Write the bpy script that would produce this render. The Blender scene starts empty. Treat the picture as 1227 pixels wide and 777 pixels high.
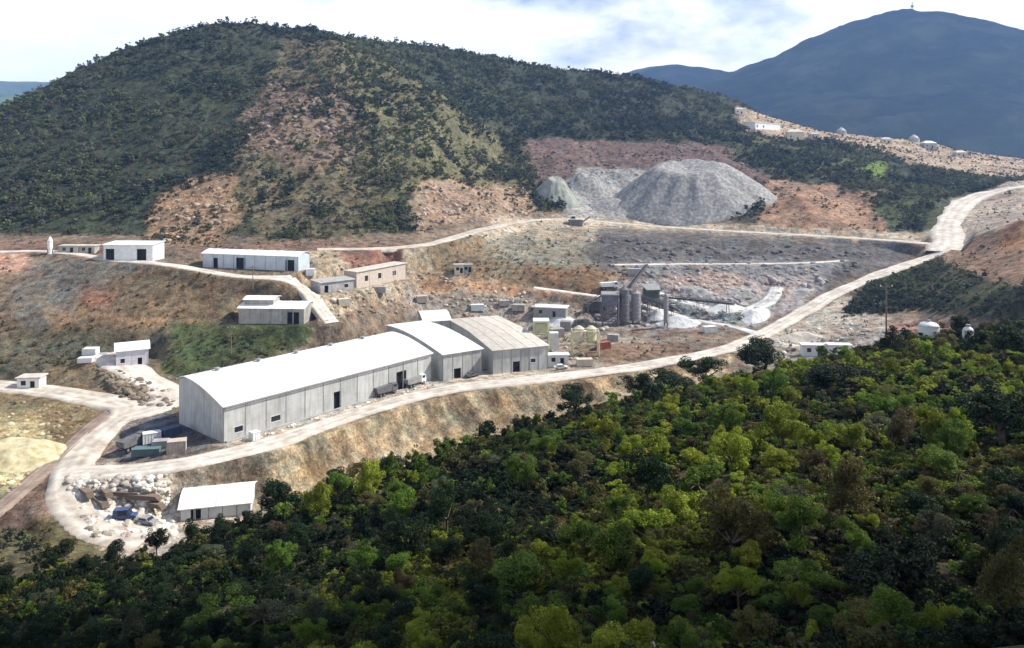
import bpy, bmesh, math, random
import numpy as np
from mathutils import Vector, Matrix
R = math.radians
rng = np.random.default_rng(7)
random.seed(7)
S = bpy.context.scene
COL = S.collection

# ------------------------------------------------------------------ camera, sky, sun, exposure
CZ = 65.0            # camera height above the warehouse yard
F = 900.0            # focal length in photograph pixels (1227 wide)
CX, HY = 613.5, 205.0
cam = bpy.data.cameras.new('camera'); camo = bpy.data.objects.new('camera', cam); COL.objects.link(camo)
camo.location = (0, 0, CZ); camo.rotation_euler = (R(90), 0, 0)
cam.sensor_width = 36; cam.lens = 36 * F / 1227
cam.shift_y = -(388.5 - HY) / 1227
cam.clip_start = 0.5; cam.clip_end = 60000
S.camera = camo
SUN_AZ = R(78)       # clockwise from +Y (ahead) to +X (right)
SUN_EL = R(44)
sd = Vector((math.sin(SUN_AZ) * math.cos(SUN_EL), math.cos(SUN_AZ) * math.cos(SUN_EL), math.sin(SUN_EL)))
sl = bpy.data.lights.new('sun', 'SUN'); sl.energy = 5.0; sl.angle = R(0.55); sl.color = (1.0, 0.95, 0.87)
slo = bpy.data.objects.new('sun', sl); COL.objects.link(slo); slo.rotation_euler = sd.to_track_quat('Z', 'Y').to_euler()
slo.location = (300, 100, 500)

W = bpy.data.worlds.new("World"); S.world = W; W.use_nodes = True
nt = W.node_tree; nt.nodes.clear()
def N(t, typ, **kw):
    n = t.nodes.new(typ)
    for k, v in kw.items():
        if k.startswith('i_'):
            n.inputs[k[2:].replace('_', ' ')].default_value = v
        else: setattr(n, k, v)
    return n
def ramp(t, pts, interp='LINEAR'):
    r = t.nodes.new('ShaderNodeValToRGB'); r.color_ramp.interpolation = interp
    el = r.color_ramp.elements
    while len(el) < len(pts): el.new(0.5)
    for e, (p, c) in zip(el, pts):
        e.position = p; e.color = (c, c, c, 1) if not isinstance(c, tuple) else (*c, 1)
    return r
sky = N(nt, 'ShaderNodeTexSky', sky_type='NISHITA'); sky.sun_disc = False
sky.sun_elevation = SUN_EL; sky.sun_rotation = SUN_AZ; sky.altitude = 300; sky.dust_density = 1.2
tc = N(nt, 'ShaderNodeTexCoord')
mp = N(nt, 'ShaderNodeMapping'); mp.inputs['Scale'].default_value = (1.6, 1.6, 3.4); mp.inputs['Location'].default_value = (0.31, 0.12, 0.2)
nz = N(nt, 'ShaderNodeTexNoise', i_Scale=1.7, i_Detail=9.0, i_Roughness=0.58)
nt.links.new(tc.outputs['Generated'], mp.inputs['Vector']); nt.links.new(mp.outputs[0], nz.inputs['Vector'])
cr = ramp(nt, [(0.36, 0.12), (0.50, 0.97)])
sx = N(nt, 'ShaderNodeSeparateXYZ'); nt.links.new(tc.outputs['Generated'], sx.inputs[0])
mr = N(nt, 'ShaderNodeMapRange'); mr.inputs['From Min'].default_value = .10; mr.inputs['From Max'].default_value = .50; mr.inputs['To Min'].default_value = .10; mr.inputs['To Max'].default_value = -.32
nt.links.new(sx.outputs['Z'], mr.inputs['Value'])
ad = N(nt, 'ShaderNodeMath', operation='ADD'); nt.links.new(nz.outputs['Fac'], ad.inputs[0]); nt.links.new(mr.outputs[0], ad.inputs[1])
nt.links.new(ad.outputs[0], cr.inputs[0])
nz2 = N(nt, 'ShaderNodeTexNoise', i_Scale=3.1, i_Detail=7.0, i_Roughness=0.6)
nt.links.new(mp.outputs[0], nz2.inputs['Vector'])
cr2 = ramp(nt, [(0.38, (1.12, 1.18, 1.24)), (0.54, (1.38, 1.36, 1.32))])
nt.links.new(nz2.outputs['Fac'], cr2.inputs[0])
sc = N(nt, 'ShaderNodeVectorMath', operation='SCALE'); sc.inputs['Scale'].default_value = 0.09
nt.links.new(sky.outputs[0], sc.inputs[0])
mx = N(nt, 'ShaderNodeMix', data_type='RGBA')
nt.links.new(cr.outputs[0], mx.inputs[0]); nt.links.new(sc.outputs[0], mx.inputs[6]); nt.links.new(cr2.outputs[0], mx.inputs[7])
bg = N(nt, 'ShaderNodeBackground'); bg.inputs['Strength'].default_value = 1.0
wo = N(nt, 'ShaderNodeOutputWorld')
nt.links.new(mx.outputs[2], bg.inputs[0]); nt.links.new(bg.outputs[0], wo.inputs[0])
S.view_settings.view_transform = 'Standard'; S.view_settings.look = 'None'; S.view_settings.gamma = 1
S.view_settings.exposure = 0.50
S.render.engine = 'CYCLES'
S.render.resolution_x = 1024; S.render.resolution_y = 648
S.cycles.max_bounces = 5; S.cycles.volume_bounces = 1; S.cycles.transparent_max_bounces = 6

# ------------------------------------------------------------------ noise
def _h(ix, iy, s):
    n = (ix.astype(np.int64) * 374761393 + iy.astype(np.int64) * 668265263 + s * 974711) & 0x7fffffff
    n = ((n ^ (n >> 13)) * 1274126177) & 0x7fffffff
    return ((n ^ (n >> 16)) & 0xffff) / 65535.0
def vnoise(x, y, s=0):
    ix = np.floor(x); iy = np.floor(y); fx = x - ix; fy = y - iy
    fx = fx * fx * (3 - 2 * fx); fy = fy * fy * (3 - 2 * fy)
    a = _h(ix, iy, s); b = _h(ix + 1, iy, s); c = _h(ix, iy + 1, s); d = _h(ix + 1, iy + 1, s)
    return (a + (b - a) * fx) * (1 - fy) + (c + (d - c) * fx) * fy - 0.5
def fbm(x, y, w, oct=4, s=0, gain=0.5):
    x = np.asarray(x, float); y = np.asarray(y, float)
    t = 0; a = 1.0; f = 1.0 / w
    for k in range(oct):
        cs, sn = math.cos(k * .7 + .3), math.sin(k * .7 + .3)
        t = t + a * vnoise((x * cs - y * sn) * f + 17.3 * k, (x * sn + y * cs) * f - 9.1 * k, s + k); a *= gain; f *= 2.03
    return t
def ridged(x, y, w, oct=4, s=0):
    t = 0; a = 1.0; f = 1.0 / w
    for k in range(oct):
        cs, sn = math.cos(k * .9 + .2), math.sin(k * .9 + .2)
        t = t + a * (0.5 - 2 * np.abs(vnoise((x * cs - y * sn) * f + 3.3 * k, (x * sn + y * cs) * f + 5.1 * k, s + k))); a *= 0.5; f *= 2.1
    return t

# ------------------------------------------------------------------ the lie of the land: long contour lines across the valley, near to far
# each entry  bearing : ('z', sight line, height) | ('y', sight line, distance) | ('h', distance, height)
def line(d):
    us = sorted(d); Y = []; Z = []
    for u in us:
        k, a, b = d[u]
        if k == 'z': y = (CZ - b) * F / (a - HY); z = b
        elif k == 'y': y = b; z = CZ - (a - HY) * b / F
        else: y = a; z = b
        Y.append(y); Z.append(z)
    return us, Y, Z
H_ = lambda Y, z: ('h', Y, z)
Z_ = lambda v, z: ('z', v, z)
Y_ = lambda v, Y: ('y', v, Y)
LINES = [
 # (line, rows to next, roughness)
 ({0: H_(3, 63)}, 14, .2),
 ({0: H_(28, 42), 600: H_(28, 45), 1227: H_(28, 47)}, 30, .8),
 ({0: H_(60, 27), 300: H_(60, 30), 600: H_(60, 35), 900: H_(60, 40), 1227: H_(60, 43)}, 34, 1.2),
 ({0: H_(88, 16.4), 200: H_(93, 17.2), 300: H_(97, 19.6), 400: H_(100, 21.8), 500: H_(106, 23.4), 600: H_(112, 25.6), 750: H_(122, 28), 900: H_(132, 29.5), 1050: H_(142, 31.5), 1227: H_(150, 35)}, 10, 1.0),
 ({0: H_(112, -5), 300: H_(122, -9), 500: H_(142, -13), 700: H_(150, -8), 900: H_(170, 0), 1050: H_(178, 6), 1227: H_(185, 18)}, 10, .5),
 ({0: Z_(655, -5), 100: Z_(650, -6), 200: Z_(620, -7), 300: Z_(600, -8), 400: Z_(590, -10), 500: Z_(575, -12), 600: Z_(530, -10), 700: Z_(490, -5), 800: Z_(455, 0), 900: Z_(435, 2), 1000: Z_(430, 4), 1100: Z_(415, 8), 1227: Z_(400, 15)}, 24, .35),
 ({0: Z_(590, -3), 100: Z_(590, -5), 150: Z_(582, -4), 200: Z_(566, -1), 300: Z_(546, -.1), 400: Z_(510, .2), 500: Z_(477, .6), 600: Z_(462, 1), 700: Z_(450, 1.5), 800: Z_(435, 2), 900: Z_(416, 4), 1000: Z_(400, 6), 1100: Z_(385, 10), 1227: Z_(360, 24)}, 26, .1),
 ({0: Z_(462, 3), 100: Z_(468, 2), 200: Z_(470, 1), 300: H_(222, .3), 400: H_(244, .3), 500: H_(285, .5), 600: H_(290, 2.5), 700: Z_(395, 4), 800: Z_(395, 5), 900: Z_(385, 6), 1000: Z_(375, 9), 1100: Z_(365, 13), 1227: Z_(345, 27)}, 22, .3),
 ({0: Z_(420, 8), 100: Z_(430, 6), 200: Z_(430, 6), 300: Z_(400, 12), 400: Z_(395, 12), 500: Z_(370, 10), 600: Z_(370, 9), 700: Z_(375, 8.5), 800: Z_(372, 8), 900: Z_(360, 11), 1000: Z_(355, 12), 1100: Z_(340, 17), 1227: Z_(320, 30)}, 22, .8),
 ({0: Z_(380, 16), 100: Z_(370, 18), 200: Z_(365, 19), 300: Z_(360, 20), 400: Z_(350, 22), 500: Z_(345, 16), 600: Z_(345, 16), 700: Z_(345, 16), 800: Z_(345, 15), 900: Z_(335, 17.5), 1000: Z_(330, 18), 1100: Z_(318, 21), 1227: Z_(290, 35)}, 18, 1.0),
 ({0: Z_(310, 31), 100: Z_(312, 31), 200: Z_(318, 30), 300: Z_(335, 26), 400: Z_(335, 26), 500: Z_(325, 22), 600: Z_(320, 23), 700: Z_(320, 22), 800: Z_(319, 21), 900: Z_(319, 21), 1000: Z_(316, 22), 1100: Z_(303, 24), 1227: Z_(262, 44)}, 5, .5),
 ({0: H_(296, 31.3), 200: H_(290, 30.5), 300: H_(282, 28), 400: H_(284, 28), 500: H_(327, 23), 600: H_(336, 24), 700: H_(352, 21.6), 800: H_(366, 21), 900: H_(366, 21), 1000: H_(364, 22.4), 1100: H_(381, 24.5), 1227: H_(350, 43)}, 20, .5),
 ({0: Z_(300, 33), 200: Z_(300, 33), 300: Z_(305, 32), 400: Z_(302, 32), 500: Z_(297, 31.5), 600: Z_(275, 35), 700: Z_(285, 30), 800: Z_(289, 29), 900: Z_(288, 29), 1000: Z_(291, 28), 1100: Z_(295, 26), 1227: H_(400, 43)}, 10, .25),
 ({0: H_(322, 34), 300: H_(312, 34), 400: H_(320, 33), 500: H_(342, 33), 600: Z_(265, 38), 700: Z_(260, 38), 800: Z_(270, 33), 900: Z_(275, 33), 1000: Z_(282, 31), 1100: Z_(287, 29), 1227: Z_(240, 48)}, 16, .4),
 ({0: H_(345, 38), 400: H_(345, 38), 500: H_(365, 38), 600: H_(430, 44), 700: Z_(245, 44), 800: Z_(245, 43), 900: Z_(262, 38), 1000: Z_(268, 36), 1100: Z_(272, 34), 1227: Z_(230, 52)}, 34, 2.0),
 ({0: Y_(205, 400), 200: Y_(200, 400), 300: Y_(195, 405), 400: Y_(200, 405), 500: Y_(215, 420), 600: Y_(225, 480), 700: Y_(212, 520), 800: Y_(206, 520), 900: Y_(224, 500), 1000: Y_(230, 480), 1100: Y_(236, 480), 1227: Y_(222, 560)}, 34, 3.5),
 ({0: Y_(165, 440), 200: Y_(130, 455), 300: Y_(110, 475), 400: Y_(115, 475), 500: Y_(150, 490), 600: Y_(190, 560), 700: Y_(184, 580), 800: Y_(182, 580), 900: Y_(198, 570), 1000: Y_(205, 560), 1100: Y_(205, 600), 1227: Y_(212, 660)}, 34, 4.0),
 ({0: Y_(132, 470), 100: Y_(92, 490), 200: Y_(60, 515), 300: Y_(45, 540), 400: Y_(50, 555), 450: Y_(72, 560), 500: Y_(100, 560), 560: Y_(142, 560), 600: Y_(170, 575), 700: Y_(160, 620), 800: Y_(158, 630), 900: Y_(172, 640), 1000: Y_(180, 640), 1100: Y_(188, 680), 1227: Y_(203, 740)}, 8, 4.0),
 ({0: Y_(129, 475), 100: Y_(89, 495), 200: Y_(50, 522), 300: Y_(35, 550), 400: Y_(46, 575), 450: Y_(78, 600), 500: Y_(104, 610), 560: Y_(138, 620), 600: Y_(150, 620), 700: Y_(140, 660), 800: Y_(140, 680), 900: Y_(163, 680), 1000: Y_(170, 690), 1100: Y_(180, 720), 1227: Y_(197, 780)}, 34, 3.0),
 ({-150: Y_(185, 470), 0: Y_(130, 480), 50: Y_(107, 490), 100: Y_(85, 500), 150: Y_(60, 515), 200: Y_(44, 532), 250: Y_(31, 548), 300: Y_(26, 562), 345: Y_(32, 575), 370: Y_(29, 582), 400: Y_(43, 600), 440: Y_(45, 630), 500: Y_(53, 680), 560: Y_(61, 720), 640: Y_(76, 760), 700: Y_(84, 775), 760: Y_(92, 780), 860: Y_(112, 770), 920: Y_(140, 760), 960: Y_(152, 760), 1000: Y_(160, 765), 1050: Y_(165, 780), 1110: Y_(170, 800), 1160: Y_(181, 815), 1227: Y_(193, 830), 1400: Y_(205, 850)}, 10, 1.6),
 ({0: H_(640, 60), 300: H_(760, 100), 600: H_(980, 120), 900: H_(960, 60), 1227: H_(1000, 30)}, 6, 3.0),
 ({0: H_(1500, 20)}, 1, 3.0),
]
US = np.arange(-700, 2001, 2.0); NU = len(US)
def interp_u(us, vals):
    w = np.interp(US, us, vals)
    k = np.hanning(17); k /= k.sum()
    return np.convolve(np.pad(w, 8, mode='edge'), k, mode='valid')
FY, FZ, RW, RG = [], [], [], []
for d, n, rgh in LINES:
    us, Yv, Zv = line(d); FY.append(interp_u(us, Yv)); FZ.append(interp_u(us, Zv)); RW.append(n); RG.append(rgh)
rowsY, rowsZ, rowsR, rowS = [], [], [], []
for i in range(len(LINES) - 1):
    y0, y1 = FY[i], np.maximum(FY[i + 1], FY[i] + 1.5); FY[i + 1] = y1
    for k in range(RW[i]):
        t = k / RW[i]
        rowsY.append(y0 + (y1 - y0) * t); rowsZ.append(FZ[i] + (FZ[i + 1] - FZ[i]) * t)
        rowsR.append(RG[i] * (1 - t) + RG[i + 1] * t); rowS.append(i + t)
rowsY.append(FY[-1]); rowsZ.append(FZ[-1]); rowsR.append(RG[-1]); rowS.append(len(LINES) - 1)
TY = np.array(rowsY); TZ = np.array(rowsZ); NR = TY.shape[0]; RGH = np.array(rowsR)[:, None]; SEG = np.array(rowS)[:, None]
TX = (US[None, :] - CX) / F * TY
# soften the profile a little across the slope breaks
def blurrows(A, n):
    for _ in range(n):
        B = A.copy(); B[1:-1] = A[:-2] * .25 + A[1:-1] * .5 + A[2:] * .25; A = B
    return A
TZ = blurrows(TZ, 3)
UV0 = np.broadcast_to(US[None, :], TY.shape).copy(); VV0 = HY + (CZ - TZ) * F / TY       # for colouring
hill = np.clip((SEG - 13.5) / 1.0, 0, 1) * np.clip((20.6 - SEG) / 1.0, 0, 1)
TZ = TZ + RGH * (fbm(TX, TY, 34, 5, 3) * 1.0) * (1 - hill * .3) + hill * (ridged(TX * 1.25, TY * .8, 95, 4, 21) * 6.0 * np.clip((19.6 - SEG) / 1.5, .12, 1))
TZ = TZ + RGH * .35 * np.clip((SEG - 4) / 1, 0, 1) * fbm(TX, TY, 7, 3, 9)

_t = np.clip(SEG - 5, 0, 1) * (SEG < 6); _a = TX * .64 + TY * .77
STREAK = 1 + .9 * fbm(_a, TY * .12, 3.2, 4, 72) * np.sin(np.pi * _t) ** .4
TZ = TZ + (fbm(_a, TY * .25, 5.5, 4, 71) * 2.6 - .2) * np.sin(np.pi * _t) ** .8
del _t, _a

def ground(x, y):
    u = CX + F * x / max(y, .5); c = min(max((u - US[0]) / 2.0, 0), NU - 1.001); i = int(c); f = c - i
    return float(np.interp(y, TY[:, i], TZ[:, i]) * (1 - f) + np.interp(y, TY[:, i + 1], TZ[:, i + 1]) * f)
def pick(u, v):                                    # point of the land seen along a sight line
    i = int(round((u - US[0]) / 2.0)); i = min(max(i, 0), NU - 1)
    vv = HY + (CZ - TZ[:, i]) * F / TY[:, i]
    k = int(np.argmax(vv <= v))
    if k == 0: k = 1
    t = (vv[k - 1] - v) / max(vv[k - 1] - vv[k], 1e-6); t = min(max(t, 0), 1)
    y = TY[k - 1, i] * (1 - t) + TY[k, i] * t; z = TZ[k - 1, i] * (1 - t) + TZ[k, i] * t
    return Vector(((u - CX) / F * y, y, z))

# ------------------------------------------------------------------ roads (centre lines) and levelled pads, cut into the land
def resample(P, step):
    P = np.array([list(p) for p in P]); 
    for _ in range(2):                                  # Chaikin
        Q = [P[0]]
        for a, b in zip(P[:-1], P[1:]): Q += [a * .75 + b * .25, a * .25 + b * .75]
        Q.append(P[-1]); P = np.array(Q)
    d = np.r_[0, np.cumsum(np.linalg.norm(np.diff(P[:, :2], axis=0), axis=1))]
    s = np.linspace(0, d[-1], max(3, int(d[-1] / step)))
    P = np.stack([np.interp(s, d, P[:, k]) for k in range(3)], 1)
    z = P[:, 2]
    for _ in range(12): z[1:-1] = z[:-2] * .25 + z[1:-1] * .5 + z[2:] * .25
    return P
def level(P, half, fade):                               # press the land to the height of a line of points
    global TZ
    m = (TX > P[:, 0].min() - half - fade) & (TX < P[:, 0].max() + half + fade) & (TY > P[:, 1].min() - half - fade) & (TY < P[:, 1].max() + half + fade)
    idx = np.argwhere(m)
    if not len(idx): return
    xs = TX[m]; ys = TY[m]; best = np.full(len(xs), 1e9); zz = np.zeros(len(xs))
    for a in range(len(P)):
        d = (xs - P[a, 0]) ** 2 + (ys - P[a, 1]) ** 2; k = d < best; best[k] = d[k]; zz[k] = P[a, 2]
    w = np.clip(1 - (np.sqrt(best) - half) / fade, 0, 1); w = w * w * (3 - 2 * w)
    TZ[m] = TZ[m] * (1 - w) + zz * w
ROADS = [
 # name, label, points, width m, material key
 ('dirt_road', [(40, 700), (70, 620)], 0, ''),
]
def rp(pts, zs=None):
    out = []
    for q in pts:
        u, v = q[0], q[1]
        if len(q) > 2: y = (CZ - q[2]) * F / (v - HY); p = Vector(((u - CX) / F * y, y, q[2]))
        else: p = pick(u, v)
        out.append(p)
    return out
roads = []
def road(name, label, pts, w, mat, step=2.0):
    P = resample(rp(pts), step); roads.append((name, label, P, w, mat)); level(P, w / 2 * 1.2 + 1, 4)
pads = []
def rectpad(A, d, n, L, D, z, fade=5):
    pts = []
    for s in np.arange(-1, L + 1.01, 2.5):
        for t in np.arange(-1, D + 1.01, 2.5): pts.append((A[0] + d[0] * s + n[0] * t, A[1] + d[1] * s + n[1] * t, z))
    level(np.array(pts), 1.8, fade)

road('haul_road', 'main haul road', [(95, 566, -2), (135, 566, -1.2), (180, 562, -.6), (225, 555, 0), (300, 539, .1), (350, 523, .2), (400, 505, .3), (450, 488, .4), (500, 474, .6), (560, 463, .9), (640, 455), (720, 446), (800, 434), (870, 420), (905, 406), (935, 390), (965, 372), (1000, 352), (1040, 334), (1085, 318), (1118, 308), (1135, 300)], 7.2, 'pale')
P_ = resample([pick(1128, 302), pick(1136, 290), pick(1134, 275), pick(1140, 258), pick(1158, 240), pick(1190, 229), pick(1240, 222), pick(1300, 219)], 2); roads.append(('upper_road', '', P_, 13, 'pale')); level(P_, 7, 6)
road('quarry_road', '', [(1128, 294), (1060, 288), (980, 283), (900, 279), (800, 273), (740, 268), (690, 263), (640, 263), (600, 270), (560, 280), (530, 290), (490, 297), (440, 299), (380, 299)], 8, 'tan')
road('ledge_road', '', [(-60, 305), (20, 301), (80, 302), (130, 312), (190, 316), (230, 322), (280, 332), (330, 334), (352, 336), (370, 352), (385, 370), (398, 388)], 5, 'pale')
road('yard_road', '', [(-60, 460), (0, 462), (60, 469), (120, 479), (155, 486), (150, 500), (120, 522), (98, 545), (84, 570), (85, 595), (105, 620), (140, 640), (180, 645)], 8.5, 'tan')
road('works_road', '', [(128, 424), (150, 440), (175, 455), (200, 470), (205, 482), (180, 492), (150, 500)], 9, 'pale')
road('bench_track', '', [(730, 318), (800, 317), (880, 317), (960, 316), (1010, 313)], 3.5, 'pale')
road('rough_track', '', [(640, 345), (690, 352), (740, 358), (790, 372), (830, 384), (880, 392), (905, 400)], 4, 'white')
road('pit_track', '', [(790, 352), (830, 366), (870, 374), (900, 372), (925, 360), (930, 345)], 6, 'white')
road('slope_track', '', [(-40, 640), (0, 610), (40, 575), (75, 545), (110, 510), (135, 492)], 4, 'brown')

# warehouse footprints
A1 = Vector((-68.9, 179.4, 0)); d1 = Vector((.641, .768, 0)).normalized(); n1 = Vector((-.768, .641, 0)).normalized()
rectpad(A1, d1, n1, 68.6, 22, 0, 6)
A2 = Vector((-21.3, 231.5, 0)); d2 = Vector((.83, .55, 0)).normalized(); n2 = Vector((-.55, .83, 0)).normalized()
rectpad(A2, d2, n2, 14, 42, .2)
A3 = Vector((-6.0, 237.5, 0)); d3 = Vector((.93, .37, 0)).normalized(); n3 = Vector((-.37, .93, 0)).normalized()
rectpad(A3, d3, n3, 19, 48, .6)
BL = {}
def site(key, ul, vl, ur, vr, D, fade=4):               # building between two sight lines of its front foot
    a = pick(ul, vl); b = pick(ur, vr); z = min(a.z, b.z) * .5 + max(a.z, b.z) * .5
    d = Vector((b.x - a.x, b.y - a.y, 0)); L = d.length; d.normalize(); n = Vector((-d.y, d.x, 0))
    rectpad(a, d, n, L, D, z, fade); BL[key] = (Vector((a.x, a.y, z)), d, n, L, D)
site('garage', 124, 312, 183, 314, 9)
site('longshed', 243, 315, 357, 331, 8)
site('midshed', 286, 384, 364, 393, 10)
site('smallhouse', 139, 440, 178, 438, 8)
site('brickhouse', 427, 340, 486, 340, 6)
site('bunker', 384, 350, 424, 349, 7)
site('greenhouse', 216, 622, 300, 620, 9)
site('crusher', 722, 392, 766, 392, 9)
site('topwhite', 905, 156, 935, 156, 12)
for _q in roads[:1]: level(_q[2], 4.6, 3)

# ------------------------------------------------------------------ colouring the land by what lies on it
CLR = np.zeros(TY.shape + (3,)); DEN = np.zeros(TY.shape)
wu = fbm(TX, TY, 9, 3, 41) ; wv = fbm(TX, TY, 9, 3, 57)
wb = fbm(TX, TY, 40, 3, 61)
pxm = F / TY
wf = fbm(TX, TY, 3.2, 2, 81); wg = fbm(TX, TY, 3.2, 2, 83)
PU = UV0 + (wu * 4.5 + wb * 3 + wf * 3.5) * pxm * .9; PV = VV0 + (wv * 3.4 + wb * 2.5 + wg * 3.0) * pxm * .55
def inpoly(P):
    P = np.array(P, float); ins = np.zeros(PU.shape, bool); n = len(P)
    bb = (PU >= P[:, 0].min()) & (PU <= P[:, 0].max()) & (PV >= P[:, 1].min()) & (PV <= P[:, 1].max())
    x = PU[bb]; y = PV[bb]; r = np.zeros(len(x), bool)
    for i in range(n):
        x0, y0 = P[i]; x1, y1 = P[(i + 1) % n]
        if y0 == y1: continue
        c = ((y0 > y) != (y1 > y)) & (x < (x1 - x0) * (y - y0) / (y1 - y0) + x0); r ^= c
    ins[bb] = r; return ins
FLOOR = (.070, .060, .035)
CLR[:] = (.20, .155, .115)
CLR[(SEG < 4.6)[:, 0]] = FLOOR
hm = (SEG >= 13.6)[:, 0]; CLR[hm] = (.050, .060, .037); DEN[hm] = .95
DEN[(SEG < 3.9)[:, 0]] = 0
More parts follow.
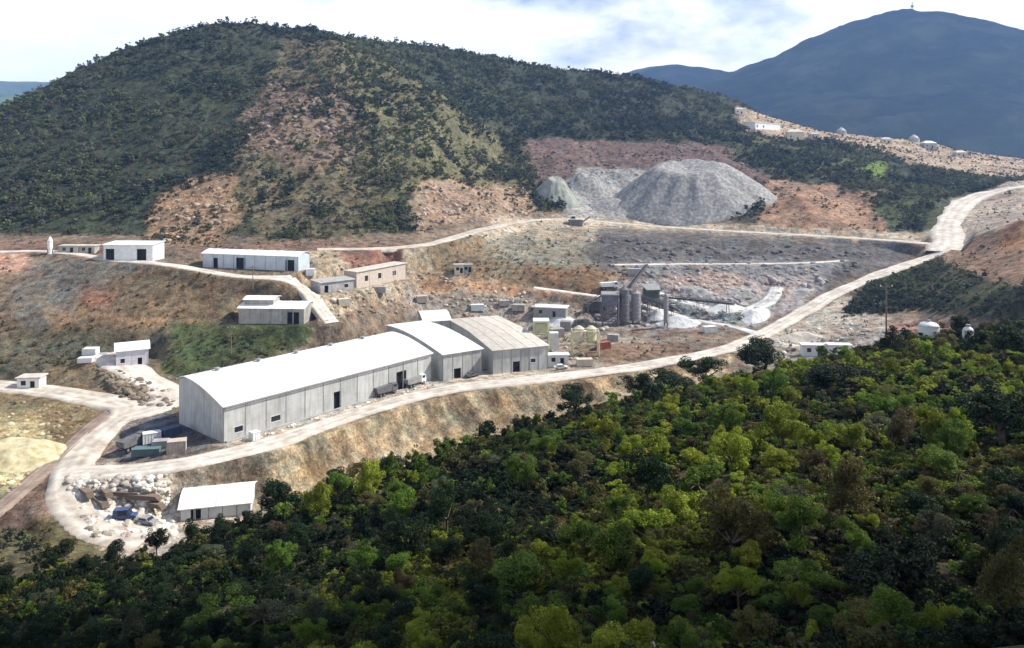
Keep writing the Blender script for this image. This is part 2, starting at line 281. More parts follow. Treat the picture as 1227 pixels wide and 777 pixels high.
AREAS = [
 ([(-720, 288), (520, 292), (500, 306), (380, 300), (-720, 302)], (.20, .13, .10), .05),
 ([(-720, 300), (40, 300), (32, 322), (0, 335), (-720, 335)], (.42, .27, .20), .02),
 ([(-720, 330), (20, 330), (30, 400), (0, 455), (-720, 455)], (.17, .13, .09), .25),
 ([(60, 308), (205, 320), (190, 362), (150, 385), (20, 405), (10, 350)], (.165, .150, .125), .03),
 ([(195, 318), (345, 338), (372, 362), (330, 372), (250, 385), (150, 385), (95, 378), (120, 350)], (.165, .125, .078), .16),
 ([(100, 346), (142, 350), (138, 374), (104, 372)], (.24, .135, .09), .05),
 ([(60, 376), (250, 384), (245, 400), (60, 400)], (.30, .20, .12), .04),
 ([(205, 386), (365, 392), (375, 408), (330, 425), (220, 452), (196, 440)], (.075, .095, .040), .30),
 ([(0, 398), (150, 393), (205, 396), (200, 440), (130, 440), (60, 462), (0, 460), (-720, 460), (-720, 420)], (.115, .105, .070), .30),
 ([(70, 442), (140, 436), (176, 470), (165, 486), (100, 474), (50, 466)], (.17, .135, .085), .06),
 ([(-720, 470), (0, 470), (135, 488), (95, 532), (60, 570), (0, 600), (-720, 600)], (.20, .155, .085), .04),
 ([(-720, 498), (0, 498), (50, 505), (62, 525), (40, 552), (0, 590), (-720, 600)], (.46, .39, .22), .0),
 ([(0, 600), (75, 545), (72, 590), (110, 640), (150, 670), (-720, 720), (-720, 620)], (.20, .145, .115), .08),
 ([(0, 640), (90, 625), (160, 665), (100, 700), (-720, 700)], (.13, .115, .06), .3),
 ([(70, 572), (130, 556), (185, 578), (230, 594), (305, 604), (320, 625), (220, 655), (150, 662), (85, 618)], (.56, .49, .41), 0),
 ([(140, 548), (160, 505), (200, 488), (262, 528), (250, 550), (190, 556)], (.15, .15, .16), 0),  # dark yard ground, with the gable's cast shadow painted into the colour
 ([(262, 540), (275, 528), (520, 450), (665, 425), (668, 448), (500, 474), (300, 550)], (.50, .45, .385), 0),
 ([(200, 568), (300, 550), (400, 514), (500, 481), (640, 464), (780, 446), (880, 425), (860, 450), (700, 510), (560, 590), (400, 640), (250, 600)], (.36, .285, .185), .012),
 ([(150, 566), (230, 563), (310, 553), (340, 575), (310, 604), (225, 592), (180, 580)], (.21, .17, .125), .03),
 ([(370, 303), (430, 303), (540, 330), (640, 346), (640, 362), (520, 356), (420, 372), (380, 390), (360, 350)], (.36, .30, .22), .05),
 ([(395, 300), (520, 300), (500, 322), (430, 322)], (.21, .12, .09), .05),
 ([(480, 303), (530, 292), (600, 276), (690, 274), (745, 300), (735, 352), (640, 352), (560, 334), (500, 320)], (.215, .165, .105), .12),
 ([(570, 282), (690, 272), (740, 305), (650, 330), (590, 310)], (.22, .205, .16), .14),
 ([(620, 315), (735, 322), (720, 356), (640, 350)], (.19, .125, .075), .12),
 ([(500, 335), (560, 336), (690, 352), (690, 362), (560, 350), (500, 350)], (.37, .24, .15), .02),
 ([(480, 350), (700, 366), (760, 396), (640, 410), (560, 384), (480, 380)], (.29, .25, .21), .06),
 ([(700, 268), (1120, 290), (1060, 320), (990, 345), (900, 352), (760, 332), (715, 320), (700, 300)], (.12, .115, .112), .0),
 ([(640, 268), (720, 272), (712, 290), (640, 288)], (.34, .29, .22), .03),
 ([(725, 317), (1015, 311), (990, 345), (900, 338), (790, 335)], (.20, .20, .20), .0),
 ([(735, 335), (870, 330), (990, 334), (960, 362), (905, 392), (780, 398), (690, 372), (730, 355)], (.30, .27, .265), .0),
 ([(780, 350), (830, 352), (900, 384), (860, 392), (800, 372)], (.23, .24, .23), .0),
 ([(790, 330), (880, 325), (900, 345), (850, 358), (795, 345)], (.37, .29, .25), .0),
 ([(640, 408), (700, 400), (880, 404), (886, 418), (780, 434), (660, 444)], (.30, .255, .21), .04),
 ([(690, 416), (780, 410), (880, 408), (880, 418), (785, 428), (700, 432)], (.21, .145, .10), .10),
 ([(905, 412), (960, 380), (1010, 355), (1060, 382), (1062, 425), (900, 440)], (.38, .34, .29), .02),
 ([(1058, 388), (1150, 388), (1140, 425), (1058, 425)], (.36, .21, .16), .04),
 ([(1008, 378), (1040, 336), (1070, 322), (1130, 308), (1180, 325), (1300, 345), (1300, 395), (1100, 372)], (.075, .080, .045), .95),
 ([(1118, 308), (1160, 292), (1227, 264), (2020, 230), (2020, 345), (1227, 345), (1160, 328)], (.26, .175, .12), .12),
 ([(1190, 268), (1227, 262), (1227, 300), (1195, 300)], (.30, .17, .09), .03),
 ([(912, 220), (1000, 224), (1062, 236), (1062, 280), (1000, 278), (912, 270)], (.29, .19, .13), .16),
 ([(1040, 238), (1130, 236), (1130, 262), (1122, 288), (1066, 284), (1055, 260)], (.07, .085, .04), .85),
 ([(630, 172), (865, 176), (925, 212), (915, 224), (780, 216), (742, 232), (636, 226)], (.15, .108, .095), .10),
 ([(690, 205), (800, 205), (750, 268), (676, 264)], (.30, .30, .29), .0),
 ([(600, 258), (690, 258), (760, 266), (1120, 280), (1132, 296), (1000, 288), (760, 276), (690, 270), (560, 288)], (.43, .37, .29), .01),
 ([(490, 222), (560, 216), (634, 224), (638, 254), (570, 262), (500, 278)], (.31, .225, .16), .22),
 ([(160, 292), (188, 240), (236, 212), (282, 218), (290, 258), (262, 294)], (.30, .205, .13), .40),
 ([(335, 52), (398, 38), (440, 60), (520, 112), (600, 165), (642, 200), (640, 228), (520, 216), (470, 240), (440, 200), (432, 160), (372, 100)], (.135, .130, .070), .85),
 ([(300, 190), (430, 180), (470, 240), (440, 285), (320, 290), (280, 240)], (.115, .105, .060), .85),
 ([(345, 45), (400, 52), (428, 105), (448, 180), (436, 250), (380, 282), (310, 275), (288, 230), (278, 160), (318, 95)], (.135, .118, .074), .68),
 ([(286, 142), (330, 98), (420, 108), (436, 168), (385, 205), (300, 185)], (.18, .135, .10), .62),
 ([(880, 128), (925, 140), (1000, 158), (1110, 166), (1240, 192), (2020, 200), (2020, 222), (1227, 216), (1100, 208), (1050, 182), (960, 178), (890, 160)], (.38, .30, .225), .16),
 ([(870, 165), (960, 172), (985, 168), (1060, 190), (1056, 226), (985, 218), (920, 214), (880, 190)], (.09, .10, .05), .8),
 ([(1036, 200), (1062, 200), (1062, 220), (1036, 220)], (.16, .24, .05), .1),
 ([(1140, 240), (1230, 222), (2020, 215), (2020, 240), (1227, 262), (1170, 284), (1140, 286)], (.41, .35, .29), .04),
]
vis = (SEG >= 4.4)[:, 0][:, None]
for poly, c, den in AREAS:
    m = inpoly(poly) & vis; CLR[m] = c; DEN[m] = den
def blur2(A, n):
    for _ in range(n):
        A[1:-1] = A[:-2] * .25 + A[1:-1] * .5 + A[2:] * .25
        A[:, 1:-1] = A[:, :-2] * .25 + A[:, 1:-1] * .5 + A[:, 2:] * .25
    return A
CLR = blur2(CLR, 1); _B = blur2(CLR.copy(), 14); _m = np.clip(.28 + wb * .8 + wu * .5, 0, .8)[..., None]; CLR = CLR * (1 - _m) + _B * _m; del _B, _m
CLR *= STREAK[..., None] * np.array([1.04, 1.0, .94])

# ------------------------------------------------------------------ materials
MATS = {}
def mat_noise(name, c0, c1, scale=1.0, rough=.9, bump=.3, detail=6, c2=None, metallic=0.0, spots=None):
    if name in MATS: return MATS[name]
    m = bpy.data.materials.new(name); m.use_nodes = True; t = m.node_tree
    b = t.nodes['Principled BSDF']; b.inputs['Roughness'].default_value = rough; b.inputs['Metallic'].default_value = metallic
    b.inputs['Specular IOR Level'].default_value = .25
    co = N(t, 'ShaderNodeNewGeometry'); n1_ = N(t, 'ShaderNodeTexNoise', i_Scale=scale, i_Detail=float(detail), i_Roughness=.62)
    t.links.new(co.outputs['Position'], n1_.inputs['Vector'])
    pts = [(0.36, c0), (0.62, c1)] if c2 is None else [(0.34, c0), (0.5, c1), (0.64, c2)]
    r = ramp(t, pts); t.links.new(n1_.outputs['Fac'], r.inputs[0])
    t.links.new(r.outputs[0], b.inputs['Base Color'])
    if bump:
        bp = N(t, 'ShaderNodeBump'); bp.inputs['Strength'].default_value = bump; bp.inputs['Distance'].default_value = .3
        t.links.new(n1_.outputs['Fac'], bp.inputs['Height']); t.links.new(bp.outputs[0], b.inputs['Normal'])
    MATS[name] = m; return m
def mat_land():
    m = bpy.data.materials.new('land'); m.use_nodes = True; t = m.node_tree
    b = t.nodes['Principled BSDF']; b.inputs['Roughness'].default_value = .95; b.inputs['Specular IOR Level'].default_value = .1
    at = N(t, 'ShaderNodeAttribute', attribute_name='soil')
    g = N(t, 'ShaderNodeNewGeometry')
    outs = []
    for s_, lo, hi, dt in ((.055, .66, 1.22, 5), (.35, .42, 1.45, 7), (1.6, .60, 1.36, 5)):
        n_ = N(t, 'ShaderNodeTexNoise', i_Scale=s_, i_Detail=float(dt), i_Roughness=.65); t.links.new(g.outputs['Position'], n_.inputs['Vector'])
        r = ramp(t, [(.34, lo), (.66, hi)]); t.links.new(n_.outputs['Fac'], r.inputs[0]); outs.append((n_, r))
    # pale dust and rusty blotches
    n_ = N(t, 'ShaderNodeTexNoise', i_Scale=.16, i_Detail=8.0, i_Roughness=.7); t.links.new(g.outputs['Position'], n_.inputs['Vector'])
    tint = ramp(t, [(.36, (.80, .98, 1.08)), (.5, (1, 1, 1)), (.66, (1.12, .98, .84))]); t.links.new(n_.outputs['Fac'], tint.inputs[0])
    cur = at.outputs['Color']
    for o in (outs[0][1], outs[1][1], outs[2][1], tint):
        mm = N(t, 'ShaderNodeMix', data_type='RGBA', blend_type='MULTIPLY'); mm.inputs[0].default_value = 1
        t.links.new(cur, mm.inputs[6]); t.links.new(o.outputs[0], mm.inputs[7]); cur = mm.outputs[2]
    t.links.new(cur, b.inputs['Base Color'])
    bp = N(t, 'ShaderNodeBump'); bp.inputs['Strength'].default_value = .8; bp.inputs['Distance'].default_value = 1.2
    t.links.new(outs[1][0].outputs['Fac'], bp.inputs['Height'])
    bp2 = N(t, 'ShaderNodeBump'); bp2.inputs['Strength'].default_value = .5; bp2.inputs['Distance'].default_value = .35
    t.links.new(outs[2][0].outputs['Fac'], bp2.inputs['Height']); t.links.new(bp.outputs[0], bp2.inputs['Normal'])
    t.links.new(bp2.outputs[0], b.inputs['Normal'])
    return m
M_road = {'pale': mat_noise('road_pale', (.48, .42, .35), (.62, .56, .48), .35, .95, .5, 8, c2=(.74, .68, .60)), 'tan': mat_noise('road_tan', (.42, .35, .28), (.56, .50, .42), .35, .95, .5, 8, c2=(.68, .62, .53)),
          'white': mat_noise('road_white', (.46, .45, .42), (.70, .69, .66), .3, .95, .4), 'brown': mat_noise('road_brown', (.24, .18, .14), (.36, .28, .22), .4, .95, .3)}
M_roofw = mat_noise('white_sheet_roof', (.74, .74, .73), (.84, .84, .83), .25, .55, .05)
M_roofd = mat_noise('dusty_sheet_roof', (.48, .43, .36), (.62, .57, .49), .6, .8, .2)
M_wall = mat_noise('grey_cladding', (.44, .45, .44), (.56, .57, .55), .3, .7, .1)
M_wallg = mat_noise('weathered_render', (.34, .33, .29), (.48, .46, .41), .5, .9, .2)
M_dark = mat_noise('dark_opening', (.012, .012, .014), (.03, .03, .032), 1, .9, 0)
M_steel = mat_noise('dusty_dark_steel', (.10, .10, .105), (.18, .175, .17), 1.5, .6, .1)
M_seam = mat_noise('grey_steel', (.22, .22, .22), (.33, .325, .31), 1.5, .6, .1)
M_white = mat_noise('white_paint', (.68, .68, .66), (.8, .8, .78), .8, .5, .05)
M_cream = mat_noise('cream_render', (.52, .46, .34), (.64, .57, .44), .5, .85, .1)
M_yellow = mat_noise('faded_yellow', (.50, .48, .28), (.62, .60, .40), .8, .7, .1)
M_pink = mat_noise('beige_render', (.44, .37, .30), (.56, .48, .40), 1.2, .9, .2)
M_conc = mat_noise('concrete', (.30, .29, .28), (.42, .41, .39), .7, .9, .2)
M_blue = mat_noise('blue_paint', (.05, .08, .18), (.08, .12, .25), 1, .5, .05)
M_red = mat_noise('rust_paint', (.28, .08, .05), (.36, .13, .08), 1, .7, .1)
M_glass = mat_noise('dark_glass', (.02, .025, .03), (.035, .04, .05), 1, .15, 0)
M_tyre = mat_noise('rubber', (.02, .02, .02), (.035, .035, .035), 2, .9, 0)
M_gravel = mat_noise('crushed_rock', (.165, .16, .15), (.26, .25, .235), .5, .95, .9, 9, c2=(.40, .39, .36))
M_gravelw = mat_noise('pale_crushed_rock', (.48, .48, .46), (.66, .66, .64), .4, .95, .5, 7)
M_rock = mat_noise('boulder_rock', (.30, .27, .22), (.50, .46, .40), .8, .95, .5, 7)
M_bark = mat_noise('bark', (.09, .065, .045), (.16, .12, .085), 4, .95, .4)
def mat_rubble():
    m = mat_noise('loose_rock', (.8, .8, .8), (1.15, 1.15, 1.15), .8, .95, .4, 6); t = m.node_tree; b = t.nodes['Principled BSDF']
    src = b.inputs['Base Color'].links[0].from_socket; at = N(t, 'ShaderNodeAttribute', attribute_name='tint', attribute_type='INSTANCER')
    mm = N(t, 'ShaderNodeMix', data_type='RGBA', blend_type='MULTIPLY'); mm.inputs[0].default_value = 1
    t.links.new(src, mm.inputs[6]); t.links.new(at.outputs['Color'], mm.inputs[7]); t.links.new(mm.outputs[2], b.inputs['Base Color']); return m
M_rub = mat_rubble()
def mul_in(m, sock):
    t = m.node_tree; b = t.nodes['Principled BSDF']; src = b.inputs['Base Color'].links[0].from_socket
    mm = N(t, 'ShaderNodeMix', data_type='RGBA', blend_type='MULTIPLY'); mm.inputs[0].default_value = 1
    t.links.new(src, mm.inputs[6]); t.links.new(sock, mm.inputs[7]); t.links.new(mm.outputs[2], b.inputs['Base Color'])
for m in M_road.values(): mul_in(m, N(m.node_tree, 'ShaderNodeAttribute', attribute_name='soil').outputs['Color'])
for m, lo in ((M_wall, .84), (M_wallg, .84), (M_roofw, .93), (M_roofd, .84)):      # sheets and panels each weathered a little differently, with run-off streaks
    t = m.node_tree; oi = N(t, 'ShaderNodeObjectInfo'); rr_ = ramp(t, [(0, lo), (1, 1.06)]); t.links.new(oi.outputs['Random'], rr_.inputs[0]); mul_in(m, rr_.outputs[0])
    if m in (M_wall, M_wallg):
        g_ = N(t, 'ShaderNodeNewGeometry'); mp_ = N(t, 'ShaderNodeMapping'); mp_.inputs['Scale'].default_value = (1.6, 1.6, .12); t.links.new(g_.outputs['Position'], mp_.inputs[0])
        n_ = N(t, 'ShaderNodeTexNoise', i_Scale=1.0, i_Detail=5.0); t.links.new(mp_.outputs[0], n_.inputs['Vector']); q_ = ramp(t, [(.38, (.84, .82, .77)), (.55, (1, 1, 1))]); t.links.new(n_.outputs['Fac'], q_.inputs[0]); mul_in(m, q_.outputs[0])
M_wood = mat_noise('pole_wood', (.16, .12, .09), (.24, .19, .14), 3, .9, .2)

# ------------------------------------------------------------------ builders
def tagit(o, label=None, cat=None, group=None, kind=None):
    if label: o['label'] = label
    if cat: o['category'] = cat
    if group: o['group'] = group
    if kind: o['kind'] = kind
    return o
def link(o, parent=None):
    COL.objects.link(o)
    if parent is not None: o.parent = parent
    return o
def empty(name, loc, label, cat, group=None, rz=0):
    o = bpy.data.objects.new(name, None); o.location = loc; o.rotation_euler = (0, 0, rz); o.empty_display_size = .5
    link(o); return tagit(o, label, cat, group)
class MB:
    def __init__(s): s.v = []; s.f = []
    def quad(s, *p):
        n = len(s.v); s.v += [tuple(q) for q in p]; s.f.append(tuple(range(n, n + len(p))))
    def box(s, x0, y0, z0, x1, y1, z1):
        n = len(s.v); s.v += [(x0, y0, z0), (x1, y0, z0), (x1, y1, z0), (x0, y1, z0), (x0, y0, z1), (x1, y0, z1), (x1, y1, z1), (x0, y1, z1)]
        s.f += [tuple(n + k for k in f) for f in ((3, 2, 1, 0), (4, 5, 6, 7), (0, 1, 5, 4), (1, 2, 6, 5), (2, 3, 7, 6), (3, 0, 4, 7))]; return s
    def bar(s, a, b, r, r2=None, k=6):
        a = Vector(a); b = Vector(b); r2 = r if r2 is None else r2; d = (b - a).normalized()
        p = d.cross(Vector((0, 0, 1)) if abs(d.z) < .9 else Vector((1, 0, 0))).normalized(); q = d.cross(p); n = len(s.v)
        for (c, rr) in ((a, r), (b, r2)):
            for i in range(k):
                an = 2 * math.pi * i / k; s.v.append(tuple(c + p * math.cos(an) * rr + q * math.sin(an) * rr))
        for i in range(k): s.f.append((n + i, n + (i + 1) % k, n + k + (i + 1) % k, n + k + i))
        s.f.append(tuple(n + k - 1 - i for i in range(k))); s.f.append(tuple(n + k + i for i in range(k))); return s
    def lathe(s, c, prof, k=20):
        n = len(s.v)
        for (r, z) in prof:
            for i in range(k):
                an = 2 * math.pi * i / k; s.v.append((c[0] + r * math.cos(an), c[1] + r * math.sin(an), c[2] + z))
        for j in range(len(prof) - 1):
            for i in range(k): s.f.append((n + j * k + i, n + j * k + (i + 1) % k, n + (j + 1) * k + (i + 1) % k, n + (j + 1) * k + i))
        s.f.append(tuple(n + k - 1 - i for i in range(k))); m = n + (len(prof) - 1) * k; s.f.append(tuple(m + i for i in range(k))); return s
    def prism(s, prof, y0, y1):                          # profile in (x, z), extruded in y
        n = len(s.v); k = len(prof)
        s.v += [(x, y0, z) for x, z in prof] + [(x, y1, z) for x, z in prof]
        s.f.append(tuple(n + i for i in range(k))); s.f.append(tuple(n + 2 * k - 1 - i for i in range(k)))
        for i in range(k): s.f.append((n + i, n + k + i, n + k + (i + 1) % k, n + (i + 1) % k))
        return s
    def mesh(s, name, mat, smooth=False):
        m = bpy.data.meshes.new(name); m.from_pydata(s.v, [], s.f); m.materials.append(mat)
        b = bmesh.new(); b.from_mesh(m); bmesh.ops.recalc_face_normals(b, faces=b.faces); b.to_mesh(m); b.free()
        if smooth: m.polygons.foreach_set('use_smooth', [True] * len(m.polygons))
        m.update(); return m
    def build(s, name, mat, parent=None, smooth=False):
        return link(bpy.data.objects.new(name, s.mesh(name, mat, smooth)), parent)
def grid_mesh(name, X, Y, Z, mat, col=None, smooth=True):
    X, Y, Z = np.broadcast_arrays(X, Y, Z); nr, nc = X.shape; m = bpy.data.meshes.new(name)
    co = np.stack([X, Y, Z], -1).reshape(-1, 3).astype(np.float32)
    i = np.arange(nr * nc).reshape(nr, nc)
    f = np.stack([i[:-1, :-1], i[:-1, 1:], i[1:, 1:], i[1:, :-1]], -1).reshape(-1, 4)
    m.vertices.add(len(co)); m.vertices.foreach_set('co', co.ravel())
    m.loops.add(f.size); m.loops.foreach_set('vertex_index', f.ravel().astype(np.int32))
    m.polygons.add(len(f)); m.polygons.foreach_set('loop_start', np.arange(0, f.size, 4, dtype=np.int32))
    m.update(calc_edges=True)
    if smooth: m.polygons.foreach_set('use_smooth', np.ones(len(f), bool))
    if col is not None:
        a = m.attributes.new('soil', 'FLOAT_COLOR', 'POINT'); c4 = np.ones((len(co), 4), np.float32); c4[:, :3] = col.reshape(-1, 3); a.data.foreach_set('color', c4.ravel())
    m.materials.append(mat); m.validate()
    return m
M_land = mat_land()
tagit(link(bpy.data.objects.new('ground', grid_mesh('ground', TX, TY, TZ, M_land, CLR))), kind='structure')

_x = np.linspace(-120, 120, 61)[None, :]; _y = np.linspace(-80, 60, 71)[:, None]; _z = np.interp(_y, [-80, 3, 28, 60], [60, 63, 42, 27]) - .9 + fbm(_x + 0 * _y, _y + 0 * _x, 9, 3, 4) * .8
_c = np.ones((71, 61, 3)) * FLOOR
tagit(link(bpy.data.objects.new('hilltop_ground', grid_mesh('hilltop_ground', _x, _y, _z, M_land, _c))), kind='structure')
# roads as crowned ribbons
for name, label, P, w, mk in roads:
    T = np.gradient(P[:, :2], axis=0); T /= np.linalg.norm(T, axis=1)[:, None] + 1e-9; Nn = np.stack([-T[:, 1], T[:, 0]], 1)
    s = np.arange(len(P)); wl = w / 2 * (1 + .22 * fbm(s * 2.0, s * 0 + w, 14, 3, 5) * 2); wr = w / 2 * (1 + .22 * fbm(s * 2.0, s * 0 - w, 14, 3, 15) * 2)
    offs = np.array([-1.15, -1, -.6, -.3, 0, .3, .6, 1, 1.15]); hz = np.array([-.5, .22, .34, .27, .38, .27, .34, .22, -.5])
    O = np.where(offs[None, :] < 0, offs[None, :] * wl[:, None], offs[None, :] * wr[:, None])
    X = P[:, 0:1] + Nn[:, 0:1] * O; Yy = P[:, 1:2] + Nn[:, 1:2] * O
    Zb = np.array([[ground(X[i, j], Yy[i, j]) for j in range(9)] for i in range(len(P))])
    Zz = np.maximum(Zb, P[:, 2:3] - .1) + hz; Zz[:, [0, -1]] = np.maximum(Zb[:, [0, -1]] - .4, P[:, 2:3] - 1.2)
    rc = np.array([.50, .80, 1.04, .80, 1.0, .80, 1.04, .80, .50])[None, :] * (1 + .35 * fbm(X, Yy, 5, 3, 8)); rc = rc[..., None] * np.array([1.0, .985, .965])
    o = link(bpy.data.objects.new(name if name not in () else name, grid_mesh(name, X, Yy, Zz, M_road[mk], rc))); tagit(o, kind='structure')

# ------------------------------------------------------------------ far country and mountains
M_far = mat_noise('far_woods', (.032, .048, .034), (.070, .090, .052), .005, .95, 0, 9, c2=(.14, .15, .085))
def far_mountain(name, prof, Yc, depth, seed, amp, zb=10.0, mat=None, u0=None, u1=None):
    us = np.linspace(prof[0][0] if u0 is None else u0, prof[-1][0] if u1 is None else u1, 260)
    top = np.interp(us, [p[0] for p in prof], [p[1] for p in prof]); k = np.hanning(9); k /= k.sum(); top = np.convolve(np.pad(top, 4, mode='edge'), k, 'valid')
    zt = CZ - (top - HY) * Yc / F
    t = np.linspace(-1, 1, 90)[:, None]
    x = ((us - CX) / F * Yc)[None, :] + t * 0; y = Yc + t * depth
    z = zb + (zt[None, :] - zb) * (1 - np.abs(t) ** 1.15)
    z = z + amp * ridged(x, y * .7, depth * .45, 5, seed) * (1 - np.exp(-((t) ** 2) * 12)) * np.clip(zt[None, :] / 400, .3, 1) + amp * .12 * fbm(x, y, 60, 3, seed)
    z = np.where(np.abs(t) > .97, zb - 5, z)
    o = link(bpy.data.objects.new(name, grid_mesh(name, x, y, z, mat or M_far))); tagit(o, kind='structure'); return o
far_mountain('mountain', [(600, 150), (740, 128), (800, 108), (850, 95), (885, 84), (930, 65), (975, 44), (1020, 24), (1060, 14), (1095, 11), (1130, 15), (1160, 22), (1227, 42), (1300, 66), (1400, 90), (1500, 130), (1700, 190)], 3200, 1500, 5, 130)
far_mountain('distant_ridge', [(500, 140), (640, 115), (740, 90), (775, 80), (810, 77), (850, 81), (900, 92), (1000, 110), (1200, 130)], 4300, 800, 9, 60)
far_mountain('distant_ridge', [(-800, 110), (-400, 104), (-100, 99), (0, 97), (60, 98), (140, 104), (300, 112), (500, 120), (640, 125)], 4300, 800, 12, 50)
M_meadow = mat_noise('meadow_slopes', (.07, .12, .045), (.13, .19, .07), .01, .95, 0, 6)
far_mountain('green_hillside', [(-800, 150), (-300, 128), (-100, 118), (0, 112), (80, 108), (160, 110), (400, 140)], 3000, 900, 15, 40, mat=M_meadow)
xs = np.linspace(-16000, 16000, 60)[None, :] + np.zeros((60, 1)); ys = np.linspace(900, 20000, 60)[:, None] + np.zeros((1, 60))
tagit(link(bpy.data.objects.new('plain', grid_mesh('plain', xs, ys, fbm(xs, ys, 3000, 3, 2) * 12 - 2, M_far))), kind='structure')

# ------------------------------------------------------------------ buildings
def prof_z(prof, t):
    return float(np.interp(t, [p[0] for p in prof], [p[1] for p in prof]))
def hall(name, label, cat, key, prof, bays, fronts=(), ends=(), wall=None, roofm=None, panel=True, over=.5, group=None, extra=None, mats=None, skylight=False):
    """a long building: x along its front, y away from the viewer. prof = [(share of depth, height)]; fronts / ends = openings (s0, s1, z0, z1, kind)"""
    A, d, n, L, D = key
    wall = wall or M_wall; roofm = roofm or M_roofw
    T = empty(name, A, label, cat, group, math.atan2(d.y, d.x))
    he = prof[0][1]; hb = prof[-1][1]; th = .3
    def pane_wall(s0, s1, h, ops, mk):                    # returns boxes around openings, in plane coordinates
        m = MB(); cur = s0
        for (a, b, z0, z1, k) in sorted(ops):
            if a > cur: mk(m, cur, a, -.6, h)
            if z0 > 0: mk(m, a, b, -.6, z0)
            if z1 < h: mk(m, a, b, z1, h)
            cur = b
        if cur < s1: mk(m, cur, s1, -.6, h)
        return m
    fr = lambda m, a, b, z0, z1: m.box(a, 0, z0, b, th, z1)
    bk = lambda m, a, b, z0, z1: m.box(a, D - th, z0, b, D, z1)
    bw = L / bays
    for i in range(bays):
        s0 = i * bw + .08; s1 = (i + 1) * bw - .08
        ops = [(max(a, s0 + .1), min(b, s1 - .1), z0, z1, k) for (a, b, z0, z1, k) in fronts if a < s1 and b > s0 and min(b, s1) - max(a, s0) > .4]
        pane_wall(s0, s1, he, ops, fr).build('wall_panel' if panel else 'wall', wall, T)
    for i in range(bays + 1):                             # dark posts standing between the bays
        MB().box(i * bw - (.08 if i else 0), -.07, -.5, i * bw + (.08 if i < bays else 0), th - .04, he - .02).build('post', M_seam if panel else wall, T)
    for (a, b, z0, z1, k) in fronts:
        if k == 'door':
            MB().box(a, .8, z0 - .3, b, .9, z1).build('door', M_dark, T)
        else:
            o = MB().box(a, .18, z0, b, .24, z1).build('window', M_glass, T)
            MB().box(a - .1, -.05, z1 + .002, b + .1, .1, z1 + .12).build('lintel', M_white, o); MB().box(a - .1, -.09, z0 - .12, b + .1, .1, z0 - .002).build('sill', M_white, o)
    bk(MB(), 0, L, -.6, hb)
    m = MB(); bk(m, .01, L - .01, -.6, hb - .01); m.build('back_wall', wall, T)
    for side, x in (('l', 0.0), ('r', L)):
        pts = [(y * D, z - .02) for y, z in prof]; ops = [o for o in ends if o[5] == side]
        xa, xb = (x, x + th) if side == 'l' else (x - th, x)
        m = MB()
        ns = max(3, int(D / 3)); ys_ = sorted(set([th + .01 + (D - 2 * th - .02) * k / ns for k in range(ns + 1)] + [o[0] for o in ops] + [o[1] for o in ops]))
        for ya, yb in zip(ys_[:-1], ys_[1:]):
            if yb - ya < .01: continue
            za = prof_z(prof, ya / D) - .03; zb_ = prof_z(prof, yb / D) - .03; zlo = -.6
            for o in ops:
                if o[0] - .01 <= ya and yb <= o[1] + .01: zlo = o[3]
            k0 = len(m.v); g = .03
            m.v += [(xa, ya + g, zlo), (xb, ya + g, zlo), (xb, yb - g, zlo), (xa, yb - g, zlo), (xa, ya + g, za), (xb, ya + g, za), (xb, yb - g, zb_), (xa, yb - g, zb_)]
            m.f += [tuple(k0 + k for k in f) for f in ((3, 2, 1, 0), (4, 5, 6, 7), (0, 1, 5, 4), (1, 2, 6, 5), (2, 3, 7, 6), (3, 0, 4, 7))]
        m.build('gable_wall', wall, T)
        m = MB(); xi = (xa + .1, xa + .16) if side == 'l' else (xb - .16, xb - .1)
        m.prism([(th + .02, -.5), (D - th - .02, -.5)] + [(min(max(y, th + .02), D - th - .02), z - .05) for y, z in reversed(pts)], *xi)
        m.v = [(b_, a_, c_) for a_, b_, c_ in m.v]; m.build('inner_lining', M_dark if ops else M_seam, T)
    # roof: sheets laid from eave to eave, each with its upstand seam
    nsh = max(3, int(L / 3.2)) if panel else 1
    pr = [(-over / D, prof[0][1] - over * .25)] + prof + [(1 + over / D, prof[-1][1] - over * .2)]
    mats = mats or (lambda i, n_: roofm)
    sw = (L + 2 * over) / nsh; g = .02 if nsh > 1 else 0
    shared = {}
    for i in range(nsh):
        xa = -over + i * sw
        mt = mats(i, nsh)
        if mt not in shared:
            m = MB(); top = [(y * D, z + .16) for y, z in pr]; bot = [(y * D, z + .02) for y, z in reversed(pr)]
            m.prism(top + bot, g, sw - g); 
            if nsh > 1:
                m.prism([(y, z + .07) for y, z in top] + [(y, z + .003) for y, z in reversed(top)], g + .01, .16)
            m.v = [(b_, a_, c_) for a_, b_, c_ in m.v]; shared[mt] = m.mesh('roof_sheet' if nsh > 1 else 'roof', mt)
        o = bpy.data.objects.new('roof_sheet' if nsh > 1 else 'roof', shared[mt]); o.location = (xa, 0, 0); link(o, T)
    if extra: extra(T, A, d, n, L, D)
    return T
def arch(he, hp, hb, n=10, pk=.8):
    out = []
    for i in range(n + 1):
        t = i / n
        if t <= pk: z = he + (hp - he) * math.sin(t / pk * math.pi / 2)
        else: z = hb + (hp - hb) * math.cos((t - pk) / (1 - pk) * math.pi / 2)
        out.append((t, z))
    return out
L1 = 68.6
def s_at(u):                                       # run along the main wall where a sight line meets it
    a = (u - CX) / F; return (a * A1.y - A1.x) / (d1.x - a * d1.y)
